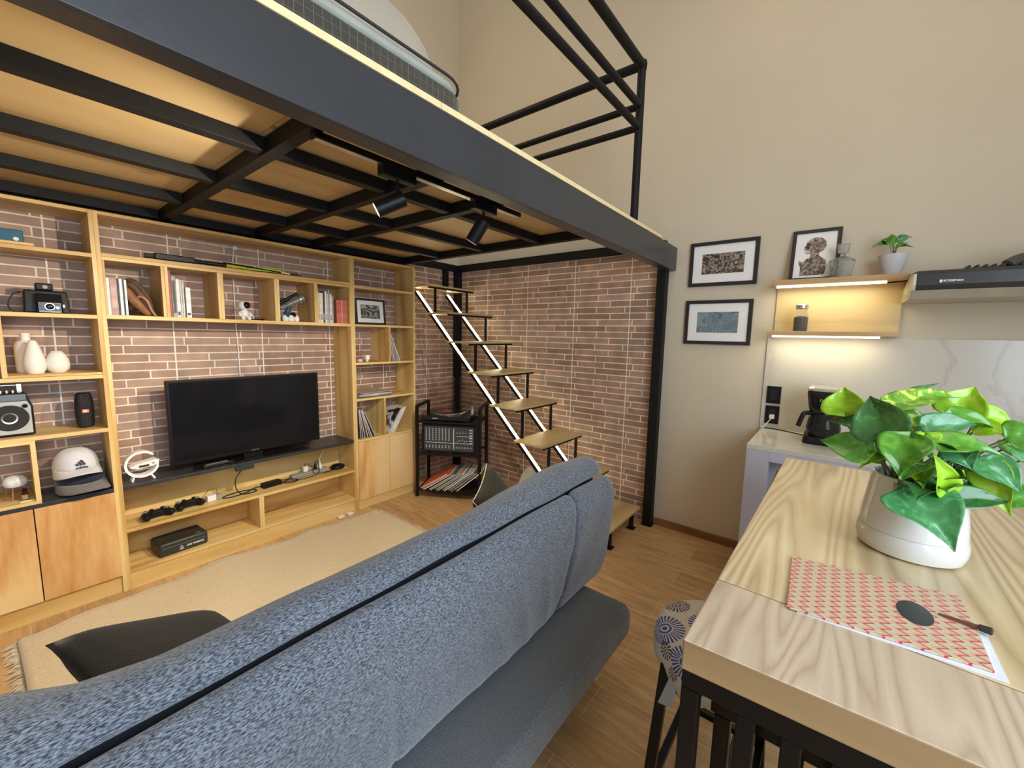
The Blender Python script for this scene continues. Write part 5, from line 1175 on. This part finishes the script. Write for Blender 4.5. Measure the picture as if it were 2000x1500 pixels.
# stool with printed cushion
def floral():
    mt = bpy.data.materials.new('floral_print'); mt.use_nodes = True; N, L = nodes(mt); b = N['Principled BSDF']; b.inputs['Roughness'].default_value = .8
    tc = N.new('ShaderNodeTexCoord'); sp = N.new('ShaderNodeSeparateXYZ'); L.new(tc.outputs['UV'], sp.inputs[0])
    cur = None
    def flower(cx, cy, R_, n, col, prev, ax=('X', 'Y')):
        dx = math_n(N, L, 'SUBTRACT', sp.outputs[ax[0]], cx); dy = math_n(N, L, 'SUBTRACT', sp.outputs[ax[1]], cy)
        r = math_n(N, L, 'SQRT', math_n(N, L, 'ADD', math_n(N, L, 'MULTIPLY', dx, dx), math_n(N, L, 'MULTIPLY', dy, dy)))
        a = math_n(N, L, 'ARCTAN2', dy, dx); ray = math_n(N, L, 'GREATER_THAN', math_n(N, L, 'SINE', math_n(N, L, 'MULTIPLY', a, n)), -.15)
        inn = math_n(N, L, 'MULTIPLY', math_n(N, L, 'GREATER_THAN', r, R_*.42), math_n(N, L, 'LESS_THAN', r, R_))
        f = math_n(N, L, 'MULTIPLY', ray, inn)
        ring = math_n(N, L, 'MULTIPLY', math_n(N, L, 'GREATER_THAN', r, R_*.24), math_n(N, L, 'LESS_THAN', r, R_*.36))
        dot = math_n(N, L, 'LESS_THAN', r, R_*.14)
        f = math_n(N, L, 'MAXIMUM', f, math_n(N, L, 'MAXIMUM', ring, dot))
        m = N.new('ShaderNodeMix'); m.data_type = 'RGBA'; L.new(f, m.inputs['Factor']); m.inputs['B'].default_value = (*col, 1)
        if prev is None: m.inputs['A'].default_value = (.62, .57, .52, 1)
        else: L.new(prev, m.inputs['A'])
        return m.outputs['Result']
    bl, dkb = (.04, .08, .30), (.06, .055, .09)
    for cx, cy, R_, n, col in ((-.165, .045, .052, 28, bl), (-.075, .125, .055, 28, bl), (-.145, .115, .026, 12, dkb), (-.205, .10, .02, 10, dkb), (-.215, .0, .019, 10, dkb), (-.165, -.06, .05, 28, bl), (0, .03, .05, 26, bl), (.05, .13, .04, 20, dkb), (-.235, .045, .012, 8, dkb), (-.20, -.11, .022, 10, dkb)):
        cur = flower(cx, cy, R_, n, col, cur)
    L.new(cur, b.inputs['Base Color']); return mt
sl = thing('bar_stool', 'black steel bar stool with a blue floral cushion under the table edge', 'stool', (-2.03, -3.125, 0))
SX, SY = -2.03, -3.150
FP = floral()
CR = [(.150, .628), (.156, .634), (.162, .648), (.163, .662), (.156, .674), (.135, .682), (.10, .686), (.05, .688), (.004, .688)]
def unrolled(bmv, arc):
    uv = bmv.bm.loops.layers.uv.new('unrolled')
    for f in bmv.bm.faces:
        for l in f.loops:
            x, y, z = l.vert.co.x-SX, l.vert.co.y-SY, l.vert.co.z; r = math.hypot(x, y)
            e = r+max(0, .676-z)*1.0 if r > .13 else r
            if r > 1e-6: l[uv].uv = (x/r*e, y/r*e)
            else: l[uv].uv = (0, 0)
mb = MB(); mb.rings([[(SX+r*math.cos(2*PI*k/48), SY+r*math.sin(2*PI*k/48), z) for k in range(48)] for r, z in CR])
unrolled(mb, 0); mb.build('cushion', FP, sl, smooth=True)
mb = MB(); V = []
for k in range(49):
    a = 2*PI*k/48; dr = .035+.045*abs(math.sin(a*2.5+.6))**2
    V.append([mb._v((SX+r*math.cos(a), SY+r*math.sin(a), z)) for r, z in ((.163, .668), (.167, .645), (.169, .640-dr*.5), (.166+.003*math.sin(a*9), .640-dr))])
for a, b_ in zip(V, V[1:]):
    for j in range(3): mb.bm.faces.new([a[j], b_[j], b_[j+1], a[j+1]])
unrolled(mb, 0); o = mb.build('cushion_skirt', FP, sl, smooth=True); md = o.modifiers.new('solid', 'SOLIDIFY'); md.thickness = .002
MB().hexa([(-2.180, -3.09, .61), (-2.172, -3.07, .61), (-2.170, -3.07, .61), (-2.178, -3.09, .61)], [(-2.200, -3.085, .535), (-2.19, -3.045, .52), (-2.187, -3.045, .52), (-2.197, -3.085, .535)]).build('tie_ribbon', mat('ribbon', (.40, .42, .48), .8), sl)
MB().lathe([(.15, .606), (.155, .61), (.155, .624), (.15, .627)], (SX, SY, 0), 32).build('seat_plate', M['black'], sl)
for sx_, sy_ in ((-1, 1), (1, 1), (-1, -1), (1, -1)):
    a = Vector((SX+sx_*.12, SY+sy_*.10, .612)); b_ = Vector((SX+sx_*.23, SY+sy_*.12, 0))
    MB().bar(a, b_, .026).build('leg', M['gloss_black'], sl, bevel=.002)
for z, e in ((.25, .188), ):
    MB().bar((SX-e, SY+.112, z), (SX+e, SY+.112, z), .02).bar((SX-e, SY-.112, z), (SX+e, SY-.112, z), .02).bar((SX-e, SY-.112, z), (SX-e, SY+.112, z), .02).bar((SX+e, SY-.112, z), (SX+e, SY+.112, z), .02).build('foot_ring', M['gloss_black'], sl)

# small leftovers
for x, lb in ((-1.52, 'tiny white plug on the floor at the plinth near the rug corner'), (-1.60, 'second tiny white plug left of the other at the plinth')):
    tag(MB().cbox((x, -.315, .012), (.04, .025, .022)).cbox((x+.028, -.315, .008), (.018, .012, .012)).build('floor_plug', M['white'], loc=(x, -.315, .001), bevel=.003), lb, 'plug', 'white plugs on the floor')
MB().tube([(-.125, -3.52, 1.835), (-.14, -3.60, 1.836), (-.15, -3.66, 1.84)], .004, 6).build('strip_cable', M['plastic'], ks)

# ------------------------------------------------------------------ sub-parts hang under the part they belong to
def stem_name(o): return o.name.split('.')[0]
SUB = {'turntable': {'record': ['record_label'], 'plinth': ['badge', 'feet']}, 'powered_mixer': {'panel': ['channel_knobs', 'lines', 'sliders', 'master_knobs']},
 'television': {'housing': ['screen', 'lettering'], 'stand_base': ['stand_neck']}, 'baseball_hat': {'crown': ['stripe_logo', 'lettering']},
 'instant_camera': {'front_plate': ['plate_inlay', 'lens_ring', 'lens', 'light_cell'], 'viewfinder': ['viewfinder_window']},
 'radio': {'front_panel': ['speaker_grille', 'speaker_ring', 'knob'], 'case': ['buttons', 'dial_panel']}, 'bluetooth_speaker': {'badge': ['lettering']},
 'charger_lamp': {'body': ['clock_display', 'button'], 'ring': ['light_strip']}, 'coffee_maker': {'filter_housing': ['lettering'], 'jug': ['coffee', 'jug_lid', 'jug_handle']},
 'bar_stool': {'cushion': ['cushion_skirt', 'tie_ribbon']}, 'paper_bag': {'bag': ['sticker']}, 'range_hood': {'body': ['lettering', 'logo_square', 'vents']},
 'equipment_case': {'body': ['lettering', 'emblem', 'trim']}, 'blue_box': {'carton': ['lettering', 'round_mark']}, 'baseball_glove': {'palm': ['lacing']},
 'astronaut_projector': {'helmet': ['visor']}, 'toy_telescope': {'tube_body': ['front_ring', 'front_lens', 'finder_scope']}, 'picture_frame': {'mat_board': ['print', 'bust_print', 'skull_print', 'eye_socket', 'teeth']},
 'book': {'cover': ['spine_print']}, 'racket': {'head_frame': ['strings']}, 'wall_outlet': {'cover_plate': ['insert']}, 'remote_control': {'body': ['buttons']},
 'game_controller': {'shell': ['thumbstick', 'face_buttons', 'direction_pad']}, 'power_strip': {'body': ['charger_cube', 'plug']}, 'potted_pothos': {'glass_vial': ['vial_stem']}, 'oil_bottle': {'body': ['label', 'cap']}}
for t in [o for o in sc.objects if o.parent is None]:
    for host, subs in SUB.get(stem_name(t), {}).items():
        h = [c for c in t.children if stem_name(c) == host]
        if not h: continue
        for c in list(t.children):
            if stem_name(c) in subs: c.parent = h[0]
tl_parts = [c for c in sc.objects if c.parent and stem_name(c.parent) == 'track_light']
hs = sorted([c for c in tl_parts if stem_name(c) == 'head'], key=lambda o: o.name)
for h, l in zip(hs, sorted([c for c in tl_parts if stem_name(c) == 'lens'], key=lambda o: o.name)): l.parent = h
